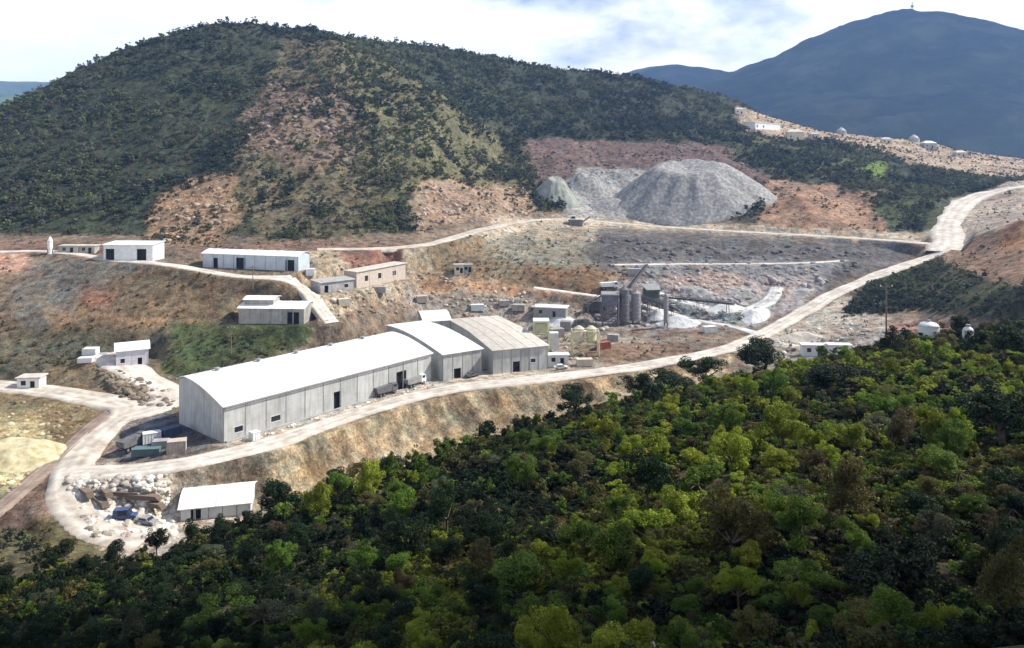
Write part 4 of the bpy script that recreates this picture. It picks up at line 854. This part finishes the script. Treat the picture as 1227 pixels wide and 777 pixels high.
# poles, mast
def pole(p, h, label, arms=True):
    T = empty('power_pole', p, label, 'pole')
    MB().bar((0, 0, -1), (0, 0, h), .19, .12, 8).build('post', M_wood, T)
    if arms:
        MB().bar((-1.2, 0, h - .7), (1.2, 0, h - .7), .09).build('crossarm', M_wood, T)
        for x in (-1.05, 0, 1.05): MB().lathe((x, 0, h - .6), [(.05, 0), (.11, .1), (.05, .3)], 8).build('insulator', M_white, T)
    return T
for (u, v, h, lab) in [(1062, 418, 12, 'tall pole right of the white cabins below the haul road'), (640, 412, 15, 'dark mast beside the yellow tower'), (277, 425, 9, 'thin pole in the green patch above the longest warehouse'),
                       (730, 300, 9, 'pole on the quarry bench edge left of the dark wall'), (303, 345, 8, 'pole below the long shed'), (812, 205, 0, '')]:
    if h: pole(gp(u, v, 0), h, lab)
pm = CZ - (13 - HY) * 3200 / F
T = empty('radio_mast', ((1093 - CX) / F * 3200, 3200, pm - 18), 'lattice radio mast on top of the blue mountain', 'mast')
for k in range(3): a = k * 2.094; MB().bar((math.cos(a) * 5, math.sin(a) * 5, 0), (math.cos(a), math.sin(a), 55), 1.0, .6).build('leg', M_seam, T)
m = MB()
for z in range(6, 54, 8): m.lathe((0, 0, z), [(5.2 - z * .075, 0), (5.2 - z * .075, .8)], 6)
m.build('bracing', M_seam, T); MB().box(-6, -3, 34, 6, 3, 40).build('dish_panel', M_seam, T)

# boulders and rubble
def rock_mesh(seed, name='boulder', mat=None):
    b = bmesh.new(); bmesh.ops.create_icosphere(b, subdivisions=2, radius=1)
    r_ = random.Random(seed); o = [Vector((r_.uniform(-1, 1), r_.uniform(-1, 1), r_.uniform(-1, 1))).normalized() for _ in range(9)]
    for v in b.verts:
        n_ = v.co.normalized(); s = 1.0
        for q in o: s = min(s, .78 / max(n_.dot(q), .01)) if n_.dot(q) > .7 else s
        v.co = n_ * s * (1 + r_.uniform(-.05, .05)); v.co.z *= .7
    m = bpy.data.meshes.new(name); b.to_mesh(m); b.free(); m.materials.append(mat or M_rock); return m
rocks = [rock_mesh(i) for i in range(4)]
rub = [rock_mesh(i + 9, mat=M_rub) for i in range(6)]
# ------------------------------------------------------------------ scattering through geometry nodes (one object each)
def scatter(name, pts, scl, rot, idx, tint, protos, kind='stuff'):
    me = bpy.data.meshes.new(name); me.vertices.add(len(pts)); me.vertices.foreach_set('co', np.asarray(pts, np.float32).ravel())
    a = me.attributes.new('psize', 'FLOAT_VECTOR', 'POINT'); a.data.foreach_set('vector', np.asarray(scl, np.float32).ravel())
    a = me.attributes.new('prot', 'FLOAT_VECTOR', 'POINT'); a.data.foreach_set('vector', np.asarray(rot, np.float32).ravel())
    a = me.attributes.new('pidx', 'INT', 'POINT'); a.data.foreach_set('value', np.asarray(idx, np.int32))
    a = me.attributes.new('tint', 'FLOAT_VECTOR', 'POINT'); a.data.foreach_set('vector', np.asarray(tint, np.float32).ravel())
    o = link(bpy.data.objects.new(name, me)); tagit(o, kind=kind)
    for p in protos[0].data.materials if False else [protos[0].materials[0]]: me.materials.append(p)
    col = bpy.data.collections.new(name + '_kinds')
    for k, pm_ in enumerate(protos): col.objects.link(bpy.data.objects.new('%s_kind_%d' % (name, k), pm_))
    g = bpy.data.node_groups.new(name, 'GeometryNodeTree')
    g.interface.new_socket('Geometry', in_out='INPUT', socket_type='NodeSocketGeometry'); g.interface.new_socket('Geometry', in_out='OUTPUT', socket_type='NodeSocketGeometry')
    gi = g.nodes.new('NodeGroupInput'); go = g.nodes.new('NodeGroupOutput')
    ip = g.nodes.new('GeometryNodeInstanceOnPoints'); ci = g.nodes.new('GeometryNodeCollectionInfo'); ci.inputs[0].default_value = col
    ci.inputs['Separate Children'].default_value = True; ci.inputs['Reset Children'].default_value = True
    def at(n_, ty): q = g.nodes.new('GeometryNodeInputNamedAttribute'); q.data_type = ty; q.inputs['Name'].default_value = n_; return q.outputs['Attribute']
    g.links.new(gi.outputs[0], ip.inputs['Points']); g.links.new(ci.outputs[0], ip.inputs['Instance']); ip.inputs['Pick Instance'].default_value = True
    g.links.new(at('pidx', 'INT'), ip.inputs['Instance Index']); g.links.new(at('psize', 'FLOAT_VECTOR'), ip.inputs['Scale'])
    e2r = g.nodes.new('FunctionNodeEulerToRotation'); g.links.new(at('prot', 'FLOAT_VECTOR'), e2r.inputs[0]); g.links.new(e2r.outputs[0], ip.inputs['Rotation'])
    g.links.new(ip.outputs[0], go.inputs[0])
    md = o.modifiers.new('scatter', 'NODES'); md.node_group = g
    return o

def mat_leaf():
    m = bpy.data.materials.new('foliage'); m.use_nodes = True; t = m.node_tree; t.nodes.clear()
    at = N(t, 'ShaderNodeAttribute', attribute_name='tint', attribute_type='INSTANCER')
    g = N(t, 'ShaderNodeNewGeometry')
    n_ = N(t, 'ShaderNodeTexNoise', i_Scale=1.1, i_Detail=3.0); t.links.new(g.outputs['Position'], n_.inputs['Vector'])
    r = ramp(t, [(.33, .62), (.67, 1.45)]); t.links.new(n_.outputs['Fac'], r.inputs[0])
    lf = ramp(t, [(0, (.72, .85, .8)), (.55, (1, 1, 1)), (1, (1.5, 1.22, .9))]); t.links.new(g.outputs['Random Per Island'], lf.inputs[0])
    cur = at.outputs['Color']
    for o in (r, lf):
        mm = N(t, 'ShaderNodeMix', data_type='RGBA', blend_type='MULTIPLY'); mm.inputs[0].default_value = 1
        t.links.new(cur, mm.inputs[6]); t.links.new(o.outputs[0], mm.inputs[7]); cur = mm.outputs[2]
    d = N(t, 'ShaderNodeBsdfPrincipled'); d.inputs['Roughness'].default_value = .6; d.inputs['Specular IOR Level'].default_value = .2
    tr = N(t, 'ShaderNodeBsdfTranslucent'); mxs = N(t, 'ShaderNodeMixShader'); mxs.inputs[0].default_value = .34
    t.links.new(cur, d.inputs['Base Color']); t.links.new(cur, tr.inputs['Color'])
    t.links.new(d.outputs[0], mxs.inputs[1]); t.links.new(tr.outputs[0], mxs.inputs[2])
    ou = N(t, 'ShaderNodeOutputMaterial'); t.links.new(mxs.outputs[0], ou.inputs['Surface'])
    return m
M_leaf = mat_leaf()
def crown_mesh(seed, nleaf, leaf, clumps, style='broad'):
    """crown of a tree one unit wide and high: leaves gathered in clumps of uneven size"""
    r = np.random.default_rng(seed); C = []
    lob = []
    for i in range(6):
        a = r.uniform(0, 2 * np.pi); q = r.uniform(.08, .34)
        lob.append((math.cos(a) * q, math.sin(a) * q, r.uniform(.34, .82) if style == 'broad' else r.uniform(.12, .6), r.uniform(.09, .2)))
    for i in range(clumps):
        if style in ('broad', 'shrub'):
            L_ = lob[int(r.integers(0, 6))]; d_ = r.normal(size=3); d_ /= np.linalg.norm(d_); k = L_[3] * r.uniform(.4, 1.35)
            c = (L_[0] + d_[0] * k * 1.15, L_[1] + d_[1] * k * 1.15, max(.04, L_[2] + d_[2] * k * .95)); s = r.uniform(.045, .12)
        else:
            z = r.uniform(.08, .98); a = r.uniform(0, 2 * np.pi); rr = (1 - z) * .36 * r.uniform(.6, 1); c = (math.cos(a) * rr, math.sin(a) * rr, z); s = .055 + .11 * (1 - z)
        C.append((c, s))
    C = [(np.array(c), s) for c, s in C]; w = np.array([s ** 2 for _, s in C]); w /= w.sum()
    ci = r.choice(len(C), nleaf, p=w); cen = np.array([C[i][0] for i in ci]); rad = np.array([C[i][1] for i in ci])
    dv = r.normal(size=(nleaf, 3)); dv /= np.linalg.norm(dv, axis=1)[:, None]; dv[:, 2] = dv[:, 2] * .8 + .08
    rr = rad * r.uniform(.6, 1.08, nleaf) ** .6
    P = cen + dv * rr[:, None]
    nrm = dv + r.normal(size=(nleaf, 3)) * .55; nrm /= np.linalg.norm(nrm, axis=1)[:, None]
    a = np.cross(nrm, r.normal(size=(nleaf, 3))); a /= np.linalg.norm(a, axis=1)[:, None] + 1e-9; b = np.cross(nrm, a)
    sz = leaf * r.uniform(.6, 1.4, nleaf)[:, None]
    V = np.stack([P - a * sz, P - b * sz * .6, P + a * sz, P + b * sz * .6], 1).reshape(-1, 3)
    m = bpy.data.meshes.new('crown'); m.vertices.add(len(V)); m.vertices.foreach_set('co', V.astype(np.float32).ravel())
    m.loops.add(nleaf * 4); m.loops.foreach_set('vertex_index', np.arange(nleaf * 4, dtype=np.int32)); m.polygons.add(nleaf); m.polygons.foreach_set('loop_start', np.arange(0, nleaf * 4, 4, dtype=np.int32))
    m.update(calc_edges=True); m.materials.append(M_leaf); return m
def trunk_mesh(seed, style):
    r = random.Random(seed); m = MB(); 
    if style == 'cone': m.bar((0, 0, -.08), (.01, 0, .9), .028, .006, 7)
    else:
        top = (r.uniform(-.04, .04), r.uniform(-.04, .04), .38); m.bar((0, 0, -.12), top, .034, .022, 7)
        for k in range(6):
            a = k * 1.05 + r.uniform(-.3, .3); q = (top[0] + math.cos(a) * .24, top[1] + math.sin(a) * .24, r.uniform(.5, .75) if style == 'broad' else r.uniform(.26, .4)); m.bar(top, q, .017, .006, 5)
    return m.mesh('trunk', M_bark)
STY = ['broad', 'broad', 'shrub', 'broad', 'shrub', 'cone', 'broad', 'shrub']
NEARC = [crown_mesh(100 + i, 9500 if s != 'cone' else 6500, .0145, {'broad': 62, 'shrub': 50, 'cone': 46}[s], s) for i, s in enumerate(STY)]
MIDC = [crown_mesh(200 + i, 1300, .036, {'broad': 40, 'shrub': 34, 'cone': 30}[s], s) for i, s in enumerate(STY)]
FARC = [crown_mesh(300 + i, 150, .10, {'broad': 14, 'shrub': 12, 'cone': 14}[s], s) for i, s in enumerate(STY)]
TRK = [trunk_mesh(i, s) for i, s in enumerate(STY)]
# colours of leaves (dark green also carries painted shade at the lower left)
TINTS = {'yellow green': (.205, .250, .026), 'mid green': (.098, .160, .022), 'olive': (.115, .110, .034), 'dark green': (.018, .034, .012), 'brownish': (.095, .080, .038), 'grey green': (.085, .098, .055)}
# foreground wood: candidates by dart throwing over the near slope
cand = []
tries = 0
cell = {}
def ok(x, y, r):
    cx_, cy_ = int(x // 4), int(y // 4)
    for i in (-2, -1, 0, 1, 2):
        for j in (-2, -1, 0, 1, 2):
            for (a, b, q) in cell.get((cx_ + i, cy_ + j), ()):
                if (a - x) ** 2 + (b - y) ** 2 < (.40 * (r + q)) ** 2: return False
    return True
gr = np.random.default_rng(11)
SPECIAL = [ # u, distance, height, crown width, kind, tint, label
 (330, 100, 7.4, 7.0, 3, 'dark green', 'tall dark tree standing up against the embankment right of the tunnel shed'),
 (236, 97, 5.0, 5.0, 3, 'dark green', 'dark rounded tree in front of the white tunnel shed'),
 (405, 104, 5.2, 5.5, 1, 'dark green', 'dark round tree on the wood edge right of the tall dark tree'),
 (462, 108, 6.2, 6.5, 3, 'dark green', 'dark spreading tree on the wood edge below the haul road'),
 (800, 124, 5.2, 11.0, 6, 'dark green', 'broad very dark tree on the crest below the right stretch of haul road'),
 (850, 128, 5.5, 8.0, 1, 'dark green', 'dark tree on the crest beside the broad very dark tree'),
 (915, 132, 6.2, 9.0, 0, 'dark green', 'dark brownish tree on the crest nearest to the white heaps'),
 (765, 121, 4.6, 6.0, 3, 'dark green', 'dark tree on the crest left of the broad very dark tree'),
 (690, 112, 4.6, 6.5, 1, 'dark green', 'dark tree on the crest where the embankment fades'),
 (1000, 96, 5.2, 11.0, 6, 'dark green', 'large dark tree alone amid bright bushes on the right slope'),
 (1205, 100, 5.5, 8.0, 0, 'dark green', 'dark tree near the right edge below the brown spur'),
 (1090, 34, 4.6, 5.2, 2, 'dark green', 'big near black bush low at the right of the near slope'),
 (1200, 60, 5.5, 6, 1, 'dark green', 'dark tree at the right edge of the near slope'),
 (625, 44, 4.2, 4.5, 6, 'mid green', 'bright mid green round tree at the centre of the near slope'),
 (880, 42, 4.5, 4.6, 0, 'olive', 'wide olive tree at the right centre of the near slope'),
 (940, 66, 5.0, 4.5, 3, 'yellow green', 'yellow green tree with a brown flank on the right slope'),
 (1070, 128, 5.0, 6.0, 5, 'dark green', 'dark pointed tree near the larger white round tank'),
 (780, 56, 4.6, 4.0, 0, 'dark green', 'dark tree in the middle of the bright bushes'),
]
for s in SPECIAL:
    y = s[1]; x = (s[0] - CX) / F * y; cand.append((x, y, s[2], s[3] * 1.25, s[4], s[5], s[6])); cell.setdefault((int(x // 4), int(y // 4)), []).append((x, y, s[3]))
def zone_label(u, y, v):
    cu = ['at the far left', 'in the left part', 'left of centre', 'right of centre', 'in the right part', 'at the far right'][int(min(5, max(0, u // 205)))]
    ycr = np.interp(u, [0, 300, 600, 900, 1227], [88, 97, 112, 132, 150])
    rv = 'on the wood crest' if y > ycr - 9 else ('near the bottom edge' if v > 715 else ('on the lower slope' if v > 600 else 'on the upper slope'))
    return rv + ' ' + cu
for _ in range(36000):
    y = 24 + 150 * gr.uniform() ** .8; u = gr.uniform(-450, 1750); x = (u - CX) / F * y
    ycr = np.interp(u, [0, 300, 600, 900, 1227], [100, 112, 130, 152, 172])
    if y > ycr: continue
    big = gr.uniform() ** 2; w = 1.8 + 3.0 * big
    if y < 40: w *= .75
    if not ok(x, y, w): continue
    h = w * gr.uniform(.75, 1.15); k = int(gr.integers(0, 8)); k = 2 if k == 5 and gr.uniform() < .8 else k
    if k in (2, 4, 7): h *= .75
    nn = float(fbm(np.array([x]), np.array([y]), 22, 3, 77)[0]) + gr.normal() * .14 + .08 * np.clip((u - 500) / 500, -1, 1)
    right = np.clip((u - 200) / 700, 0, 1)
    p_ = gr.uniform()
    if nn > .22: tn = 'yellow green'
    elif nn > .03: tn = 'mid green' if p_ < .55 else ('yellow green' if p_ < .85 else 'olive')
    elif nn > -.14: tn = 'olive' if p_ < .35 else ('mid green' if p_ < .85 else 'grey green')
    elif nn > -.26: tn = 'dark green' if p_ < .45 else ('brownish' if p_ < .70 else 'mid green')
    else: tn = 'dark green'
    if (u < 150 and p_ < .85) or (u < 330 and p_ < .78) or (u < 620 and y < 75 and p_ < .62): tn = 'dark green'  # lower left favours the dark tint: shade put into the leaf colour
    if u > 820 and tn == 'mid green' and gr.uniform() < .18: tn = 'brownish'
    if y > ycr - 16 and u < 900 and p_ < .6: tn = 'dark green'
    cand.append((x, y, h, w, k, tn, None)); cell.setdefault((int(x // 4), int(y // 4)), []).append((x, y, w))
def inview(c):
    x, y, h = c[0], c[1], c[2]; u = CX + F * x / y; z = ground(x, y) + h; v = HY + (CZ - z) * F / y; return -5 < u < 1232 and v < 777
score = []
for i, c in enumerate(cand):
    score.append((-(1e9 if c[6] else 0) - ((c[3] * c[2]) / c[1] ** 2 if inview(c) else 0), i))
score.sort(); single = set(i for s, i in score[:300])
gz = lambda x, y: ground(x, y)
rest = []
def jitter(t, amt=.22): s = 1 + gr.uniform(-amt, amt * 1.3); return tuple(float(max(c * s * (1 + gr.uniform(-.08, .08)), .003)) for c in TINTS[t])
KIND = {'broad': 'round crowned tree', 'shrub': 'low bush', 'cone': 'pointed tree'}
ORD = ['', 'second', 'third', 'fourth', 'fifth', 'sixth', 'seventh', 'eighth', 'ninth', 'tenth', 'eleventh', 'twelfth', 'thirteenth']
fam = {}
for i in single:
    x, y, h, w, k, tn, lab = cand[i]; z = gz(x, y); u = CX + F * x / y; v = HY + (CZ - z - h * .5) * F / y
    if not lab: fam.setdefault((tn, KIND[STY[k]], zone_label(u, y, v)), []).append((u, i))
LAB = {}
for (tn, kd, zn), l in fam.items():
    l.sort()
    for q, (u, i) in enumerate(l):
        LAB[i] = '%s %s %s' % (tn, kd, zn) if len(l) == 1 else (('leftmost' if q == 0 else 'rightmost' if q == len(l) - 1 else ORD[min(q, 12)]) + ' %s %s%s %s' % (tn, kd, '' if q in (0, len(l) - 1) else ' from left', zn))
for i, c in enumerate(cand):
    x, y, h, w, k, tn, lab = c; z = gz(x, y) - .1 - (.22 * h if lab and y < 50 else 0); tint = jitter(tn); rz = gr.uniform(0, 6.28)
    if i in single:
        kind = 'bush' if STY[k] == 'shrub' else 'tree'
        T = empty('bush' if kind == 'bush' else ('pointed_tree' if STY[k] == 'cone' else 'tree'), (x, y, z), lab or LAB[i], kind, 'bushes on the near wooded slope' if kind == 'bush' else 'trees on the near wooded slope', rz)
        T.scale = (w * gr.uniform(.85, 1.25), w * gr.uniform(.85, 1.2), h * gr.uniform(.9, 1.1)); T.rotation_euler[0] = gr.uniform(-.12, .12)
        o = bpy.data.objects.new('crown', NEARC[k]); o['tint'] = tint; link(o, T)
        o = bpy.data.objects.new('trunk', TRK[k]); link(o, T)
    else: rest.append((x, y, z, w, h, rz, k, tint))
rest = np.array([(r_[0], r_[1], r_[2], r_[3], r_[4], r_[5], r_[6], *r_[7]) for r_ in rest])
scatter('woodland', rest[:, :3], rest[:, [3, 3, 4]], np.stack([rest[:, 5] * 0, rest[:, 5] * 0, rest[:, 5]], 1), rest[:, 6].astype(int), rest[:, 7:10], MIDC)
# undergrowth on the near slope
n_ = 22000; y = 20 + 150 * gr.uniform(size=n_) ** .8; u = gr.uniform(-450, 1750, n_); x = (u - CX) / F * y; k = y < np.interp(u, [0, 300, 600, 900, 1227], [108, 118, 136, 160, 178]); x, y = x[k], y[k]
z = np.array([gz(a, b) for a, b in zip(x, y)]); s = gr.uniform(.7, 1.7, len(x)); nn = fbm(x, y, 20, 3, 88)
tt = np.array([TINTS[['dark green', 'dark green', 'mid green', 'olive', 'yellow green'][min(4, max(0, int(2 + q * 6 + gr.normal() * .8)))]] for q in nn])
scatter('undergrowth', np.stack([x, y, z - .15], 1), np.stack([s * 1.3, s * 1.3, s], 1), np.stack([0 * s, 0 * s, gr.uniform(0, 6.28, len(x))], 1), gr.choice([2, 4, 7], len(x)), tt * gr.uniform(.35, .95, (len(x), 1)), MIDC)

# forest and scrub on the far slopes, density from the land cover
def cells():
    ax = (TX[:-1, 1:] - TX[:-1, :-1]); ay = (TY[1:, :-1] - TY[:-1, :-1]); return np.abs(ax * ay)
DEN = blur2(DEN, 5) * np.clip(1 + 1.6 * fbm(TX, TY, 16, 4, 91), .12, 1.8)
AR = cells(); DD = DEN[:-1, :-1]; SG = SEG[:-1] + 0 * DD
Wt = AR * DD * (SG > 4.3) * (SG < 20.5)
Wt *= np.where(SG > 13.6, 1, 2.6)
Wt *= np.where((US[:-1] > -150) & (US[:-1] < 1380), 1, .25)[None, :]
def clear(P, half):
    global Wt
    for p in P[::2]:
        m = (np.abs(TX[:-1, :-1] - p[0]) < half) & (np.abs(TY[:-1, :-1] - p[1]) < half); Wt[m] = 0
for nme, l_, P, w, mk in roads: clear(P, w / 2 + 2)
for K in list(BL.values()) + [(A1, d1, n1, 68.6, 22), (A2, d2, n2, 14, 42), (A3, d3, n3, 19, 48)]:
    for s in np.arange(-2, K[3] + 2, 4):
        for t in np.arange(-4, K[4] + 2, 4): q = K[0] + K[1] * s + K[2] * t; clear(np.array([[q.x, q.y]]), 3)
n_tot = 135000
cs = np.cumsum(Wt.ravel()); pickv = np.searchsorted(cs, gr.uniform(0, cs[-1], n_tot)); ri, cj = np.unravel_index(pickv, Wt.shape)
fu = gr.uniform(size=n_tot); fv = gr.uniform(size=n_tot)
def bil(A): return (A[ri, cj] * (1 - fu) + A[ri, cj + 1] * fu) * (1 - fv) + (A[ri + 1, cj] * (1 - fu) + A[ri + 1, cj + 1] * fu) * fv
x, y, z = bil(TX), bil(TY), bil(TZ); dn = DEN[ri, cj]; sg = SEG[ri, 0]
s = np.where(sg > 13.6, 1.3 + 4.4 * gr.uniform(size=n_tot) ** 2.2, gr.uniform(1.0, 3.2, n_tot)) * np.clip(.45 + dn * .6, .5, 1)
nn = fbm(x, y, 45, 4, 99) + gr.normal(size=n_tot) * .16
base = np.where(nn[:, None] > .12, (.120, .140, .066), np.where(nn[:, None] > -.10, (.084, .105, .054), (.048, .066, .042)))
dry = (dn < .7)[:, None]; base = np.where(gr.uniform(size=(n_tot, 1)) < .14, np.array([.125, .125, .095]), base); base = np.where(dry & (gr.uniform(size=(n_tot, 1)) < .65), np.array([.135, .125, .065]), base) * gr.uniform(.7, 1.4, (n_tot, 1))
scatter('hillside_forest', np.stack([x, y, z - .2], 1), np.stack([s * 1.15, s * 1.15, s], 1), np.stack([0 * s, 0 * s, gr.uniform(0, 6.28, n_tot)], 1), gr.integers(0, 8, n_tot), base, FARC)

# rubble lying on the worked ground
pts = []
for (poly, cnt, smin, smax) in [([(100, 425), (205, 470), (210, 490), (150, 485)], 240, .4, 1.6), ([(75, 570), (200, 570), (215, 645), (110, 645)], 900, .2, 1.3), ([(290, 525), (520, 452), (520, 465), (300, 538)], 160, .2, .8),
      ([(740, 330), (960, 330), (900, 395), (700, 395)], 520, .4, 1.8), ([(400, 310), (520, 330), (640, 350), (640, 400), (480, 375), (390, 385)], 420, .3, 1.5), ([(700, 285), (1060, 300), (980, 345), (740, 335)], 420, .5, 2.2),
      ([(900, 400), (1060, 380), (1060, 420), (920, 430)], 200, .3, 1.2), ([(500, 225), (630, 225), (630, 260), (500, 275)], 160, .6, 2.4), ([(160, 290), (230, 215), (285, 225), (260, 290)], 90, .6, 2.6), ([(290, 100), (430, 105), (430, 200), (290, 190)], 260, .8, 3.2),
      ([(640, 180), (900, 180), (900, 215), (640, 225)], 160, .6, 2.4), ([(540, 384), (640, 400), (720, 430), (660, 440)], 160, .3, 1.4), ([(0, 480), (120, 490), (60, 570), (0, 600)], 120, .3, 1.2)]:
    P = np.array(poly, float); k = 0
    while k < cnt:
        u = gr.uniform(P[:, 0].min(), P[:, 0].max()); v = gr.uniform(P[:, 1].min(), P[:, 1].max()); r_ = False
        for i in range(len(P)):
            x0, y0 = P[i]; x1, y1 = P[(i + 1) % len(P)]
            if (y0 > v) != (y1 > v) and u < (x1 - x0) * (v - y0) / (y1 - y0) + x0: r_ = not r_
        if r_:
            q = pick(u, v); pts.append((q.x, q.y, q.z, smin + (smax - smin) * gr.uniform() ** 2.5)); 
            k += 1
pts = np.array(pts); s = pts[:, 3]
rtint = []
for q in pts:
    ii = int(np.clip((CX + F * q[0] / q[1] - US[0]) / 2, 0, NU - 1)); rtint.append(CLR[int(np.argmin(np.abs(TY[:, ii] - q[1]))), ii])
rtint = np.clip((np.array(rtint) * .7 + np.array(rtint).mean(1)[:, None] * .3) * gr.uniform(.75, 1.75, (len(s), 1)), .02, .7)
scatter('rubble', pts[:, :3], np.stack([s, s * .8, s * .8], 1), gr.uniform(0, 6.28, (len(s), 3)) * [.1, .1, 1], gr.integers(0, 6, len(s)), rtint, rub)
# the few rocks right at the feet of the viewer
for (u, y_, s_, lab, mt) in [(770, 30.5, 1.0, 'pale tan rock at the bottom edge below centre right', rocks[0]), (1192, 29.5, .75, 'reddish earth boulder in the bottom right corner', rock_mesh(44, mat=mat_noise('red_earth', (.30, .15, .10), (.42, .24, .17), 2, .95, .4)))]:
    x_ = (u - CX) / F * y_; o = link(bpy.data.objects.new('boulder', mt)); o.location = (x_, y_, ground(x_, y_) + .25); o.scale = (s_, s_ * .8, s_); tagit(o, lab, 'boulder')

# ------------------------------------------------------------------ unseen clouds added to shade the near slope and the mountain, and the air
SUNV = np.array(sd)
M_cloud = bpy.data.materials.new('shade_cloud'); M_cloud.use_nodes = True; M_cloud.node_tree.nodes['Principled BSDF'].inputs['Base Color'].default_value = (.85, .86, .88, 1); M_cloud.node_tree.nodes['Principled BSDF'].inputs['Roughness'].default_value = 1
def shade_cloud(target, size, alt, label, seed):
    t = (alt - target[2]) / SUNV[2]; c = np.array(target) + SUNV * t
    b = bmesh.new(); r_ = random.Random(seed)
    for k in range(70):
        a = k * 2.39996; q = math.sqrt((k + .5) / 70) * .86; s_ = r_.uniform(.17, .27)
        bmesh.ops.create_icosphere(b, subdivisions=3, radius=1, matrix=Matrix.Translation((math.cos(a) * q * size[0], math.sin(a) * q * size[1], r_.uniform(0, .12) * min(size) * (1 - q))) @ Matrix.Diagonal((size[0] * s_, size[1] * s_, min(size) * s_ * .8, 1)))
    for v in b.verts: v.co *= 1 + .03 * math.sin(v.co.x * .21 + v.co.z * .3) * math.cos(v.co.y * .19); v.co.z = max(v.co.z, -min(size) * .1)
    m = bpy.data.meshes.new('shade_cloud'); b.to_mesh(m); b.free(); m.materials.append(M_cloud); m.polygons.foreach_set('use_smooth', [True] * len(m.polygons))
    o = link(bpy.data.objects.new('shade_cloud', m)); o.location = c; tagit(o, label, 'shade_cloud'); return o
shade_cloud((-86, 8, 35), (98, 72), 960, 'unseen small cumulus added high to the right, shading the near slope', 3)
shade_cloud((1750, 2900, 300), (1900, 1500), 1750, 'unseen broad cumulus added for shading the blue mountain', 5)
HAZE_TOP = 860.0
b = MB().box(-7000, -300, -60, 7000, 5400, HAZE_TOP)
hz = b.build('haze', M_cloud); tagit(hz, kind='stuff')
hm_ = bpy.data.materials.new('haze'); hm_.use_nodes = True; t = hm_.node_tree; t.nodes.clear()
pv = N(t, 'ShaderNodeVolumePrincipled'); pv.inputs['Color'].default_value = (.30, .52, .98, 1); pv.inputs['Density'].default_value = .00013; pv.inputs['Anisotropy'].default_value = .2
ou = N(t, 'ShaderNodeOutputMaterial'); t.links.new(pv.outputs[0], ou.inputs['Volume']); hz.data.materials.clear(); hz.data.materials.append(hm_)
